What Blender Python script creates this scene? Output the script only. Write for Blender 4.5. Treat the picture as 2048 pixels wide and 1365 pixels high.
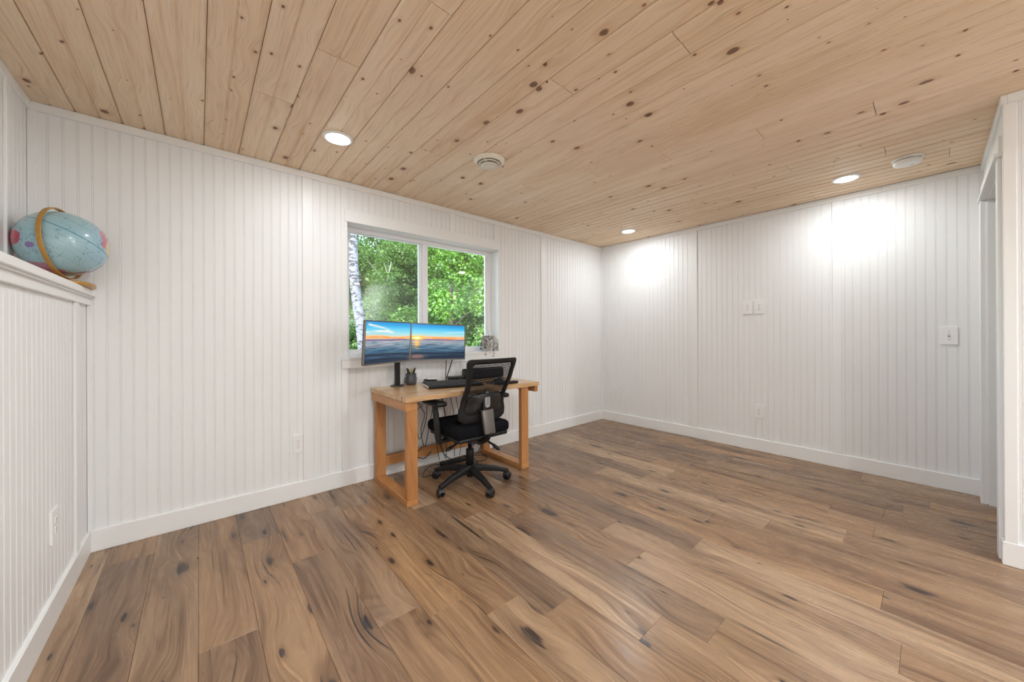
import bpy, math, random
import numpy as np
from mathutils import Vector, Matrix, noise as mnoise

random.seed(7); np.random.seed(7)
for o in list(bpy.data.objects): bpy.data.objects.remove(o)
scene = bpy.context.scene
COL = scene.collection
R = math.radians

# ------------------------------------------------------------------ camera
F_PX, CY, YAW, CAM_H, ROLL = 724.9, 669.27, R(49.1615), 1.179, R(-0.2438)
fw = Vector((math.cos(YAW), math.sin(YAW), 0)); rt0 = Vector((math.sin(YAW), -math.cos(YAW), 0)); up0 = Vector((0, 0, 1))
rt = rt0*math.cos(ROLL) + up0*math.sin(ROLL); upv = up0*math.cos(ROLL) - rt0*math.sin(ROLL)
cam = bpy.data.cameras.new('camera'); cam.sensor_width = 36; cam.lens = 36*F_PX/2048
cam.shift_y = (CY - 682.5)/2048; cam.clip_start = 0.02; cam.clip_end = 200
camo = bpy.data.objects.new('camera', cam); COL.objects.link(camo)
m = Matrix.Identity(4)
for i in range(3): m[i][0], m[i][1], m[i][2] = rt[i], upv[i], -fw[i]
m[2][3] = CAM_H
camo.matrix_world = m
scene.camera = camo

# ------------------------------------------------------------------ sky, sun, exposure
scene.view_settings.view_transform = 'Standard'; scene.view_settings.look = 'None'
scene.view_settings.gamma = 1.0; scene.view_settings.use_curve_mapping = False
scene.view_settings.exposure = 0.9
LAMP_W = 3.1
world = bpy.data.worlds.new('sky'); scene.world = world; world.use_nodes = True
wn = world.node_tree.nodes; wl = world.node_tree.links; wn.clear()
sky = wn.new('ShaderNodeTexSky'); sky.sky_type = 'NISHITA'; sky.sun_disc = False
sky.sun_elevation = R(48); sky.sun_rotation = R(200); sky.air_density = 1.0; sky.dust_density = 1.0
bg = wn.new('ShaderNodeBackground'); bg.inputs['Strength'].default_value = 0.95
wo = wn.new('ShaderNodeOutputWorld'); wl.new(sky.outputs[0], bg.inputs[0]); wl.new(bg.outputs[0], wo.inputs[0])
sun = bpy.data.lights.new('sun', 'SUN'); sun.energy = 5.2; sun.angle = R(0.6); sun.color = (1, .95, .86)
suno = bpy.data.objects.new('sun', sun); COL.objects.link(suno)
suno.rotation_euler = Vector((0.75, 0.30, -0.80)).to_track_quat('-Z', 'Y').to_euler()

# ------------------------------------------------------------------ node helper and materials
class NT:
    def __init__(s, mat):
        mat.use_nodes = True; s.t = mat.node_tree; s.t.nodes.clear()
    def n(s, typ, ins=None, **kw):
        nd = s.t.nodes.new(typ)
        for k, v in kw.items(): setattr(nd, k, v)
        for k, v in (ins or {}).items():
            sock = nd.inputs[k]
            if isinstance(v, bpy.types.NodeSocket): s.t.links.new(v, sock)
            else: sock.default_value = v
        return nd
    def math(s, op, a, b=0.0, c=None, clamp=False):
        ins = {0: a, 1: b}
        if c is not None: ins[2] = c
        return s.n('ShaderNodeMath', ins, operation=op, use_clamp=clamp).outputs[0]
    def mix(s, fac, a, b, blend='MIX'):
        nd = s.n('ShaderNodeMix', data_type='RGBA', blend_type=blend)
        for k, v in ((0, fac), (6, a), (7, b)):
            if isinstance(v, bpy.types.NodeSocket): s.t.links.new(v, nd.inputs[k])
            else: nd.inputs[k].default_value = v
        return nd.outputs[2]
    def ramp(s, fac, stops, interp='LINEAR'):
        nd = s.n('ShaderNodeValToRGB', {0: fac}); cr = nd.color_ramp; cr.interpolation = interp
        while len(cr.elements) < len(stops): cr.elements.new(0.5)
        for e, (p, c) in zip(cr.elements, stops): e.position = p; e.color = c if len(c) == 4 else (*c, 1)
        return nd.outputs[0]
    def mrange(s, v, a, b, c=0.0, d=1.0):
        nd = s.n('ShaderNodeMapRange', {0: v, 1: a, 2: b, 3: c, 4: d}, interpolation_type='SMOOTHSTEP'); return nd.outputs[0]
    def out(s, sh):
        o = s.n('ShaderNodeOutputMaterial'); s.t.links.new(sh, o.inputs[0])

def c4(c): return (c[0], c[1], c[2], 1.0)
MATS = {}
def plain(name, col, rough=.5, metal=0.0, spec=.5, bump=0.0, bscale=200, var=0.0, coat=0.0):
    if name in MATS: return MATS[name]
    mt = bpy.data.materials.new(name); t = NT(mt)
    base = c4(col)
    tc = t.n('ShaderNodeTexCoord')
    nz = t.n('ShaderNodeTexNoise', {'Vector': tc.outputs['Object'], 'Scale': bscale, 'Detail': 3.0})
    if var: base = t.mix(nz.outputs[0], c4([x*(1-var) for x in col]), c4([min(1, x*(1+var)) for x in col]))
    p = t.n('ShaderNodeBsdfPrincipled', {'Base Color': base, 'Roughness': rough, 'Metallic': metal, 'Specular IOR Level': spec, 'Coat Weight': coat})
    if bump:
        b = t.n('ShaderNodeBump', {'Height': nz.outputs[0], 'Strength': bump, 'Distance': .001}); t.t.links.new(b.outputs[0], p.inputs['Normal'])
    t.out(p.outputs[0]); MATS[name] = mt; return mt

def wood(name, tones, dark, knotcol, axis=1, rough=(.38, .5), knot=(3.2, .085, .6), small=(8.0, .06, .5), fibre=.35, rings=.35, bump=.25, uax=0, spec=.5, swirl=.03, streak=.5, crack=0.0, ringf=60.0, rsc=(7, .55), kirr=.8, klight=2.6, pale=.12, klo=.28):
    """procedural boards: the grain runs along `axis` of the object's own space, each object gets its own tone and offset"""
    mt = bpy.data.materials.new(name); t = NT(mt)
    tc = t.n('ShaderNodeTexCoord'); oi = t.n('ShaderNodeObjectInfo')
    rnd = oi.outputs['Random']
    sp = t.n('ShaderNodeSeparateXYZ', {0: tc.outputs['Object']})
    off = t.math('MULTIPLY', rnd, 37.0)
    al = t.math('ADD', sp.outputs[axis], off)
    vax = 3 - axis - uax
    ac = t.math('ADD', sp.outputs[uax], t.math('MULTIPLY', rnd, 91.0))
    ac2 = sp.outputs[vax]
    def vor(sc, stretch):
        v = t.n('ShaderNodeCombineXYZ', {0: ac, 1: t.math('MULTIPLY', al, stretch), 2: 0.0})
        vo = t.n('ShaderNodeTexVoronoi', {'Vector': v.outputs[0], 'Scale': sc, 'Randomness': 1.0}, voronoi_dimensions='2D')
        c = t.n('ShaderNodeSeparateColor', {0: vo.outputs['Color']})
        return vo.outputs['Distance'], c
    kd, kc = vor(knot[0], knot[2]); sd, sc_ = vor(small[0], small[2])
    # the grain bends round the knots
    bend = t.math('MULTIPLY', t.mrange(kd, .42, .0), swirl)
    ac_b = t.math('ADD', ac, bend)
    def nz(sa, sl, det=3.0, src=ac_b, rough_=.55):
        v = t.n('ShaderNodeCombineXYZ', {0: t.math('MULTIPLY', src, sa), 1: t.math('MULTIPLY', al, sl), 2: t.math('MULTIPLY', ac2, sa)})
        return t.n('ShaderNodeTexNoise', {'Vector': v.outputs[0], 'Scale': 1.0, 'Detail': det, 'Roughness': rough_}).outputs[0]
    broad = nz(9, .9); fib = nz(190, 5.0, 2.0); mid = nz(45, 1.6, 3.0)
    ringsrc = t.math('MULTIPLY', t.math('ADD', nz(rsc[0], rsc[1], 1.0), t.math('MULTIPLY', ac_b, 1.5)), ringf)
    ring = t.math('POWER', t.math('MULTIPLY_ADD', t.math('SINE', ringsrc), .5, .5), 2.0)
    n = len(tones)
    base = t.ramp(rnd, [((i+.5)/n, tones[i]) for i in range(n)])
    f = t.math('ADD', t.math('MULTIPLY', t.mrange(broad, .35, .7), streak), t.math('ADD', t.math('MULTIPLY', t.mrange(mid, .45, .75), fibre), t.math('MULTIPLY', t.math('MULTIPLY', ring, t.mrange(broad, .3, .65)), rings)), clamp=True)
    col = t.mix(f, base, t.mix(1.0, base, c4(dark), 'MULTIPLY'))
    col = t.mix(t.math('MULTIPLY', t.mrange(fib, .52, .75), .35), col, t.mix(1.0, col, c4([.5]*3), 'MULTIPLY'))
    col = t.mix(t.math('MULTIPLY', t.mrange(fib, .47, .3), pale), col, t.mix(1.0, col, (1.45, 1.45, 1.45, 1), 'MULTIPLY'))
    # knots: radius differs from knot to knot, many cells have none
    def kmask(d, c, rr, lo):
        r_ = t.math('MULTIPLY', t.mrange(c.outputs[0], lo, 1.0), rr)
        q = t.math('DIVIDE', d, t.math('ADD', r_, .0005))
        q = t.math('ADD', q, t.math('MULTIPLY', t.math('SUBTRACT', mid, .5), kirr))
        return t.mrange(q, 1.0, .55), t.mrange(q, 2.6, .8)
    k1, h1 = kmask(kd, kc, knot[1], klo); k2, h2 = kmask(sd, sc_, small[1], klo+.22)
    halo = t.math('MAXIMUM', h1, h2); kn = t.math('MAXIMUM', k1, k2)
    col = t.mix(t.math('MULTIPLY', halo, .45), col, t.mix(1.0, col, c4(dark), 'MULTIPLY'))
    if crack:
        cr = t.math('MULTIPLY', t.mrange(nz(70, .8, 2.0), .58, .66), t.mrange(nz(9, 1.6, 1.0), .52, .66))
        col = t.mix(t.math('MULTIPLY', cr, crack), col, c4(knotcol))
    col = t.mix(t.math('MULTIPLY', kn, .9), col, t.mix(t.mrange(fib, .4, .62), c4(knotcol), c4([min(1, x*klight) for x in knotcol])))
    rg = t.mrange(mid, .3, .75, rough[0], rough[1])
    h = t.math('ADD', t.math('MULTIPLY', fib, .5), t.math('MULTIPLY', ring, .2))
    b = t.n('ShaderNodeBump', {'Height': h, 'Strength': bump, 'Distance': .0012})
    p = t.n('ShaderNodeBsdfPrincipled', {'Base Color': col, 'Roughness': rg, 'Normal': b.outputs[0], 'Specular IOR Level': spec})
    t.out(p.outputs[0]); MATS[name] = mt; return mt

WALLP = plain('painted_beadboard', (.90, .895, .885), .5, bump=.04, bscale=350)
TRIMP = plain('painted_trim', (.91, .905, .89), .38, bump=.03, bscale=250)
VINYL = plain('window_vinyl', (.91, .91, .91), .35)
PLATE = plain('outlet_plastic', (.92, .91, .89), .3)
SLOT = plain('slot_dark', (.02, .02, .02), .6)
PINE = wood('knotty_pine_ceiling', [(.88, .695, .505), (.92, .74, .555), (.85, .655, .46), (.90, .715, .525)], (.80, .69, .56), (.11, .05, .028), axis=1, uax=0, knot=(4.0, .085, .75), small=(9.5, .075, .7), fibre=.22, rings=.30, streak=.28, bump=.12, rough=(.5, .62), swirl=.03, spec=.3, ringf=110.0, rsc=(5, .35), klo=.42)
OAK = wood('oak_floor_plank', [(.37, .22, .117), (.285, .172, .099), (.46, .305, .186), (.33, .203, .113), (.40, .256, .15), (.255, .16, .098), (.42, .243, .123)], (.50, .45, .43), (.018, .012, .010), axis=1, uax=0, kirr=2.2, klight=4.0, pale=.5, knot=(4.2, .12, .36), small=(9.0, .10, .3), fibre=.6, rings=.35, streak=.6, bump=.3, rough=(.24, .36), swirl=.05, crack=.85, ringf=190.0, rsc=(5, .55))
def deskwood(name, ax, u): return wood(name, [(.55, .255, .088), (.50, .225, .075), (.58, .285, .105)], (.72, .58, .45), (.08, .025, .01), axis=ax, uax=u, knot=(4.5, .055, .6), small=(9, .05, .5), fibre=.3, rings=.4, streak=.4, bump=.08, rough=(.32, .42), swirl=.03)
DESKX = deskwood('desk_fir_lengthwise', 0, 1); DESKY = deskwood('desk_fir_crosswise', 1, 0); DESKZ = deskwood('desk_fir_upright', 2, 0)
DESKTOP = wood('desk_top_planks', [(.66, .42, .22), (.62, .38, .19), (.70, .46, .25)], (.74, .62, .5), (.08, .03, .015), axis=0, uax=1, knot=(4, .05, .6), small=(9, .05, .5), fibre=.3, rings=.4, streak=.45, bump=.05, rough=(.16, .26), swirl=.03)
BLACK = plain('black_plastic', (.010, .010, .011), .46, spec=.35, bump=.06, bscale=600)
BLACKG = plain('black_gloss_plastic', (.012, .012, .013), .22)
DARKG = plain('dark_grey_plastic', (.035, .035, .036), .45)
SOFTB = plain('black_chair_fabric', (.008, .008, .010), .95, spec=.1, bump=.4, bscale=900)
GREYB = plain('grey_bracket_plastic', (.15, .135, .12), .38, metal=.3, var=.15, bscale=25)
BADGE = plain('pale_grey_badge', (.36, .36, .37), .35)
METAL = plain('brushed_metal', (.42, .40, .37), .34, metal=.9)
CABLE = plain('black_cable', (.012, .012, .012), .5)

def glass_mat():
    mt = bpy.data.materials.new('window_glass'); t = NT(mt)
    fr = t.n('ShaderNodeFresnel', {'IOR': 1.45})
    tr = t.n('ShaderNodeBsdfTransparent', {'Color': (.97, .985, .975, 1)}); gl = t.n('ShaderNodeBsdfGlossy', {'Roughness': .0, 'Color': (1, 1, 1, 1)})
    mx = t.n('ShaderNodeMixShader', {0: fr.outputs[0], 1: tr.outputs[0], 2: gl.outputs[0]}); t.out(mx.outputs[0]); return mt
GLASS = glass_mat()
def screen_mat():
    mt = bpy.data.materials.new('insect_screen_mesh'); t = NT(mt)
    tr = t.n('ShaderNodeBsdfTransparent', {'Color': (1, 1, 1, 1)}); d = t.n('ShaderNodeBsdfDiffuse', {'Color': (.07, .075, .075, 1)})
    mx = t.n('ShaderNodeMixShader', {0: .22, 1: tr.outputs[0], 2: d.outputs[0]}); t.out(mx.outputs[0]); return mt
SCREENM = screen_mat()
def emit(name, col, s):
    mt = bpy.data.materials.new(name); t = NT(mt); e = t.n('ShaderNodeEmission', {'Color': c4(col), 'Strength': s}); t.out(e.outputs[0]); return mt
LENS = emit('lamp_lens', (.95, .985, 1.0), 30.0)
def attr_mat(name, rough, emission=0.0, coat=0.0):
    mt = bpy.data.materials.new(name); t = NT(mt); a = t.n('ShaderNodeVertexColor', layer_name='Col')
    if emission:
        p = t.n('ShaderNodeBsdfPrincipled', {'Base Color': (.01, .01, .01, 1), 'Roughness': rough, 'Emission Color': a.outputs[0], 'Emission Strength': emission})
    else:
        p = t.n('ShaderNodeBsdfPrincipled', {'Base Color': a.outputs[0], 'Roughness': rough, 'Coat Weight': coat})
    t.out(p.outputs[0]); return mt

# ------------------------------------------------------------------ mesh helpers
class MB:
    def __init__(s): s.v = []; s.f = []; s.sm = []
    def add(s, vs, fs, smooth=False):
        b = len(s.v); s.v += [tuple(v) for v in vs]; s.f += [tuple(i+b for i in f) for f in fs]; s.sm += [smooth]*len(fs); return s
    def box(s, x0, x1, y0, y1, z0, z1, c=0.0):
        if c <= 0:
            vs = [(x, y, z) for x in (x0, x1) for y in (y0, y1) for z in (z0, z1)]
            return s.add(vs, [(0,1,3,2), (4,6,7,5), (0,4,5,1), (2,3,7,6), (0,2,6,4), (1,5,7,3)])
        # chamfered box: convex hull layout with three vertices per corner
        vs = []; idx = {}
        for i, x in enumerate((x0, x1)):
            for j, y in enumerate((y0, y1)):
                for k, z in enumerate((z0, z1)):
                    dx, dy, dz = (c if i == 0 else -c), (c if j == 0 else -c), (c if k == 0 else -c)
                    for a, p in enumerate(((x, y+dy, z+dz), (x+dx, y, z+dz), (x+dx, y+dy, z))):
                        idx[i, j, k, a] = len(vs); vs.append(p)
        fs = []
        for a in range(3):
            b_, c_ = [q for q in range(3) if q != a]
            for sd in (0, 1):
                def cr(p, q):
                    ii = [0, 0, 0]; ii[a] = sd; ii[b_] = p; ii[c_] = q; return idx[(*ii, a)]
                fs.append((cr(0,0), cr(1,0), cr(1,1), cr(0,1)))
        for a in range(3):       # edges along axis a
            b_, c_ = [q for q in range(3) if q != a]
            for p in (0, 1):
                for q in (0, 1):
                    def cr(e, fa):
                        ii = [0, 0, 0]; ii[a] = e; ii[b_] = p; ii[c_] = q; return idx[(*ii, fa)]
                    fs.append((cr(0, b_), cr(1, b_), cr(1, c_), cr(0, c_)))
        for i in (0, 1):
            for j in (0, 1):
                for k in (0, 1): fs.append((idx[i,j,k,0], idx[i,j,k,1], idx[i,j,k,2]))
        return s.add(vs, fs)
    def lathe(s, prof, seg=32, c=(0, 0, 0), axis=2, smooth=True, cap=True):
        vs = []; n = len(prof)
        for i in range(seg):
            a = 2*math.pi*i/seg
            for r_, h in prof:
                p = [r_*math.cos(a), r_*math.sin(a), h]
                if axis == 0: p = [p[2], p[0], p[1]]
                elif axis == 1: p = [p[1], p[2], p[0]]
                vs.append((p[0]+c[0], p[1]+c[1], p[2]+c[2]))
        fs = [(i*n+k, ((i+1) % seg)*n+k, ((i+1) % seg)*n+k+1, i*n+k+1) for i in range(seg) for k in range(n-1)]
        s.add(vs, fs, smooth)
        if cap:
            b = len(s.v)-len(vs)
            for k in (0, n-1):
                if prof[k][0] > 1e-6: s.f.append(tuple(b+i*n+k for i in range(seg))); s.sm.append(False)
        return s
    def tube(s, pts, r_, seg=8, smoothpts=0, closed=False):
        pts = [Vector(p) for p in pts]
        if smoothpts:
            q = []
            n = len(pts)
            for i in range(n-1 if not closed else n):
                p0 = pts[(i-1) % n] if closed else pts[max(i-1, 0)]; p1 = pts[i]; p2 = pts[(i+1) % n]; p3 = pts[(i+2) % n] if closed else pts[min(i+2, n-1)]
                for k in range(smoothpts):
                    t = k/smoothpts; t2 = t*t; t3 = t2*t
                    q.append(.5*((2*p1)+(p2-p0)*t+(2*p0-5*p1+4*p2-p3)*t2+(3*p1-p0-3*p2+p3)*t3))
            if not closed: q.append(pts[-1])
            pts = q
        n = len(pts); vs = []; prev = None
        for i, p in enumerate(pts):
            d = (pts[(i+1) % n]-pts[(i-1) % n]) if closed else (pts[min(i+1, n-1)]-pts[max(i-1, 0)])
            d.normalize()
            if prev is None: prev = d.orthogonal().normalized()
            u = (prev - d*prev.dot(d)).normalized(); w = d.cross(u); prev = u
            rr = r_[i*(len(r_)-1)//(n-1)] if isinstance(r_, (list, tuple)) else r_
            if isinstance(r_, (list, tuple)):
                x = i*(len(r_)-1)/(n-1); k = min(int(x), len(r_)-2); rr = r_[k]+(r_[k+1]-r_[k])*(x-k)
            for k in range(seg):
                a = 2*math.pi*k/seg; vs.append(p+u*math.cos(a)*rr+w*math.sin(a)*rr)
        fs = [(i*seg+k, i*seg+(k+1) % seg, ((i+1) % n)*seg+(k+1) % seg, ((i+1) % n)*seg+k) for i in range(n if closed else n-1) for k in range(seg)]
        s.add(vs, fs, True)
        if not closed:
            b = len(s.v)-len(vs); s.f.append(tuple(b+k for k in reversed(range(seg)))); s.f.append(tuple(b+(n-1)*seg+k for k in range(seg))); s.sm += [False, False]
        return s
    def prism(s, prof, axis, a0, a1, smooth=False, cap=True):
        """prof: closed list of 2-D points in the two other axes (in order), extruded along axis from a0 to a1"""
        def p3(p, a):
            q = list(p); q.insert(axis, a); return tuple(q)
        n = len(prof); vs = [p3(p, a0) for p in prof]+[p3(p, a1) for p in prof]
        fs = [(i, (i+1) % n, n+(i+1) % n, n+i) for i in range(n)]
        s.add(vs, fs, smooth)
        if cap:
            b = len(s.v)-2*n; s.f.append(tuple(b+i for i in reversed(range(n)))); s.f.append(tuple(b+n+i for i in range(n))); s.sm += [False, False]
        return s
    def grid(s, fn, nu, nv, smooth=True, wrapu=False):
        vs = [fn(i/nu, j/nv) for j in range(nv+1) for i in range(nu+1)]
        w = nu+1
        return s.add(vs, [(j*w+i, j*w+i+1, (j+1)*w+i+1, (j+1)*w+i) for j in range(nv) for i in range(nu)], smooth)
    def xform(s, mtx, start=0):
        for i in range(start, len(s.v)): s.v[i] = tuple(mtx @ Vector(s.v[i]))
        return s
    def build(s, name, mat, parent=None, loc=None, rot=None, recenter=False, fix=True):
        me = bpy.data.meshes.new(name)
        c = Vector((0, 0, 0))
        if recenter:
            a = np.array(s.v); c = Vector((a.min(0)+a.max(0))/2); s.v = [tuple(Vector(v)-c) for v in s.v]
        me.from_pydata(s.v, [], s.f); me.update()
        me.polygons.foreach_set('use_smooth', s.sm)
        if fix:
            import bmesh
            b = bmesh.new(); b.from_mesh(me); bmesh.ops.recalc_face_normals(b, faces=b.faces); b.to_mesh(me); b.free()
        if mat: me.materials.append(mat)
        o = bpy.data.objects.new(name, me); COL.objects.link(o)
        o.location = c if loc is None else Vector(loc)
        if rot: o.rotation_euler = rot
        if parent: o.parent = parent
        return o

def empty(name, loc=(0, 0, 0), rz=0.0):
    o = bpy.data.objects.new(name, None); COL.objects.link(o); o.location = loc; o.rotation_euler = (0, 0, rz); o.empty_display_size = .05; return o
def tag(o, label, cat, group=None):
    o['label'] = label; o['category'] = cat
    if group: o['group'] = group
    return o
def struct(o, label=None):
    o['kind'] = 'structure'
    if label: o['label'] = label
    return o
def bevel(o, w, seg=2, sub=0):
    b = o.modifiers.new('bevel', 'BEVEL'); b.width = w; b.segments = seg; b.limit_method = 'ANGLE'; b.angle_limit = R(35)
    if sub: s = o.modifiers.new('sub', 'SUBSURF'); s.levels = sub; s.render_levels = sub
    for p in o.data.polygons: p.use_smooth = True
    return o
def smooth_by_angle(o): return o

# ------------------------------------------------------------------ room numbers (metres; camera stands over the origin)
H = 2.38
YA, XB, XU, XK, YR, XR = 3.004, 4.249, -.657, -.461, -.247, 3.101    # finished panel faces
TH = .014                                                        # trim and baseboard thickness
YF = -3.6                                                        # wall behind the camera
WIN = (.885, 2.40, 1.005, 2.07)                                  # window opening x0 x1 z0 z1

# ---- floor: slab with planks
fl = MB().box(-.9, 4.6, YF-.15, 3.2, -.12, -.008).build('floor', plain('subfloor', (.2, .14, .09), .8)); struct(fl, 'wide knotty oak plank floor')
JOINT = {-2: 1.9, -1: 2.757, 0: 2.576, 1: 1.774, 2: 2.543, 3: 2.169, 4: 2.679, 5: 1.372, 6: 1.224, 7: 1.064, 8: 1.959, 9: 1.782, 10: 1.02, 11: .077, 12: 2.083, 13: 1.365, 14: .93, 15: .666, 16: 1.55, 17: .225, 18: .45, 19: .206, 20: .128, 21: .013, 22: .8, 23: 1.6, 24: .4}
PW, PL = .183, 1.22
for k in range(-2, 25):
    x0 = max(-.187+PW*(k-0), -.46); x1 = min(-.187+PW*(k+1), 4.245)
    if x1-x0 < .02: continue
    x0 -= 0; j = JOINT[k]
    ys = [j+PL*i for i in range(-7, 6)]
    for a, b in zip(ys[:-1], ys[1:]):
        a, b = max(a, YF), min(b, 2.998)
        if b-a < .03: continue
        MB().box(x0+.0003, x1-.0003, a+.0003, b-.0003, -.008, 0, .0009).build('plank', OAK, fl, recenter=True)

# ---- ceiling: slab with centre-groove pine boards
ce = MB().box(-1.1, 4.6, YF-.15, 3.25, 2.394, 2.62).build('ceiling', plain('ceiling_deck', (.25, .17, .1), .8)); struct(ce, 'knotty pine plank ceiling')
CJ = {0: 2.166, 1: 1.677, 2: 1.177, 5: 2.15, 6: 1.168, 7: .672, 10: 2.147, 11: 1.656, 12: 1.167, 13: .67, 14: .195, 15: 1.663, 16: 2.132, 17: .675, 18: .196, 19: 1.167, 20: -.083, 21: 1.646, 22: .674}
BW = .1755
def vprof(x0, x1, z):
    g, d = .0080, .0060; xm = (x0+x1)/2
    return [(x0, z+.012), (x0, z+d), (x0+g, z), (xm-g, z), (xm-.0008, z+d*.9), (xm+.0008, z+d*.9), (xm+g, z), (x1-g, z), (x1, z+d), (x1, z+.012)]
for k in range(-5, 24):
    x0 = .2035+BW*k; x1 = x0+BW
    if x1 > XB+.004: x1 = XB+.004
    if x0 < XU-.004: x0 = XU-.004
    if x1-x0 < .03: continue
    cuts = [YF, 3.003]
    if k in CJ: cuts = [YF, CJ[k], 3.003] if CJ[k]-YF < 3.66 else [YF, CJ[k]-3.66, CJ[k], 3.003]
    for a, b in zip(cuts[:-1], cuts[1:]):
        pr = [(p[0], p[1]) for p in vprof(x0+.0011, x1-.0011, H)]
        MB().prism(pr, 1, a+.0014, b-.0014).build('ceiling_board', PINE, ce, recenter=True)

# ---- walls (cores), then bead-board panels, battens, trims
def core(name, boxes, label):
    mb = MB()
    for b in boxes: mb.box(*b)
    return struct(mb.build(name, WALLP), label)
w0, w1, w2, w3 = WIN
CB = YA+.010
wall_back = core('wall_back', [(-.95, w0-.019, CB, CB+.15, -.1, 2.40), (w1+.019, XB+.25, CB, CB+.15, -.1, 2.40), (w0-.019, w1+.019, CB, CB+.15, -.1, w2-.023), (w0-.019, w1+.019, CB, CB+.15, w3+.019, 2.40)], 'white beadboard wall with the window')
wall_right = core('wall_right', [(XB+.010, XB+.16, -.25, CB, -.1, 2.40)], 'white beadboard wall with four outlets and a switch')
wall_left = core('wall_left', [(-.95, XU-.010, YF, CB, -.1, 2.40)], 'white beadboard wall above the ledge')
wall_knee = core('wall_left_lower', [(XU-.010, XK-.010, YF, CB, -.008, 1.39)], 'white beadboard half wall under the ledge')
wall_front = core('wall_front', [(-.95, 4.6, YF-.15, YF, -.1, 2.40)], 'plain white wall facing the window')
DX0, DX1, DZ = 3.237, 4.063, 2.085           # doorway
wall_door = core('wall_door', [(XR+.010, DX0, YR-.12, YR-.010, 0, 2.40), (DX1, XB+.16, YR-.12, YR-.010, 0, 2.40), (DX0, DX1, YR-.12, YR-.010, DZ, 2.40)], 'short white wall with the doorway')
wall_side = core('wall_return', [(XR+.010, XR+.12, YF, YR-.12, 0, 2.40)], 'white beadboard wall beside the doorway')
core('wall_hall', [(XB+.01, XB+.16, -1.3, YR-.12, -.1, 2.40), (XR+.12, XB+.16, -1.42, -1.3, 0, 2.40)], 'white hall wall beyond the doorway')

PITCH = .0515
def bead(parent, along, a0, a1, z0, z1, face, sgn, phase):
    """sheet with routed double-groove beads; along 0 = runs in x (faces y), 1 = runs in y (faces x); sgn = outward direction"""
    g = [(0, 0), (.0022, .0028), (.0044, .0002), (.0068, .0002), (.0090, .0028), (.0112, 0)]
    pts = [(a0, 0)]
    k = math.floor((a0-phase)/PITCH)
    while True:
        b = phase+k*PITCH
        if b > a1: break
        for t, d in g:
            if a0+.001 < b+t < a1-.001: pts.append((b+t, d))
        k += 1
    pts += [(a1, 0), (a1, .0095), (a0, .0095)]
    pr = [((p, face-sgn*d)) for p, d in pts]
    if along == 1: pr = [(q, p) for p, q in pr]
    return MB().prism(pr, 2, z0, z1).build('beadboard_panel', WALLP, parent)
def batten(parent, along, a0, a1, z0, z1, face, sgn, t=.011, name='batten'):
    lo, hi = sorted((face, face+sgn*t))
    mb = MB().box(a0, a1, lo, hi, z0, z1, .0015) if along == 0 else MB().box(lo, hi, a0, a1, z0, z1, .0015)
    return mb.build(name, TRIMP, parent)
zt, zb = H-.045, .118
PHA = -.5988; 
for a0, a1, z0, z1 in [(XU, .6065, 0, H), (.6065, .866, 0, H), (.866, 1.84, w3+.019, H), (1.84, 2.419, w3+.019, H), (.866, 1.84, 0, w2-.023), (1.84, 2.419, 0, w2-.023), (2.419, 3.08, 0, H), (3.08, XB, 0, H)]:
    bead(wall_back, 0, a0, a1, max(z0, .01), z1-.003 if z1 == H else z1, YA, -1, PHA)
for a0, a1 in [(.574, .639), (.838, .884), (3.046, 3.112)]: batten(wall_back, 0, a0, a1, zb, zt, YA, -1)
for a0, a1 in [(1.812, 1.870), (2.346, 2.40)]:
    batten(wall_back, 0, a0, a1, w3+.095, zt, YA, -1); batten(wall_back, 0, a0, a1, zb, .918, YA, -1)
batten(wall_back, 0, XU+.001, XU+.03, 1.425, zt, YA, -1); batten(wall_back, 0, XK+.001, XK+.022, zb, 1.348, YA, -1); batten(wall_back, 0, XB-.018, XB-.001, zb, zt, YA, -1)
PHB = .484
for a0, a1 in [(YR, .540), (.540, 1.75), (1.75, YA)]: bead(wall_right, 1, a0, a1, .01, H-.003, XB, -1, PHB-PITCH*40)
for a0, a1 in [(.512, .572), (1.722, 1.785), (2.985, 3.0)]: batten(wall_right, 1, a0, a1, zb, zt, XB, -1)
for a0, a1 in [(YF, .27), (.27, 1.49), (1.49, 2.725), (2.725, YA)]: bead(wall_left, 1, a0, a1, 1.426, H-.003, XU, 1, .03)
for a0, a1 in [(.24, .30), (1.46, 1.52), (2.70, 2.752)]: batten(wall_left, 1, a0, a1, 1.426, zt, XU, 1)
for a0, a1 in [(YF, .31), (.31, 1.53), (1.53, 2.75), (2.75, YA)]: bead(wall_knee, 1, a0, a1, .01, 1.388, XK, 1, .03)
for a0, a1 in [(.28, .34), (1.50, 1.56), (2.712, 2.775)]: batten(wall_knee, 1, a0, a1, zb, 1.348, XK, 1)
bead(wall_side, 1, YF, YR-.0002, .01, H-.003, XR, -1, YR-.05-PITCH*40); batten(wall_side, 1, YR-.034, YR+.0066, zb, zt, XR-.0003, -1)
bead(wall_door, 0, XR+.0098, DX0, DZ, H-.003, YR, 1, 3.11); bead(wall_door, 0, DX0, DX1, DZ, H-.003, YR, 1, 3.11); bead(wall_door, 0, DX1, XB, .01, H-.003, YR, 1, 3.11); bead(wall_door, 0, XR+.0098, DX0, .01, DZ, YR, 1, 3.11)
batten(wall_door, 0, XR+.0003, XR+.04, zb, zt, YR+.0003, 1, .006, 'corner_board')

def st(name, label, *b, c=.002, mat=TRIMP):
    o = MB().box(*b, c).build(name, mat); return struct(o, label)
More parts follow.
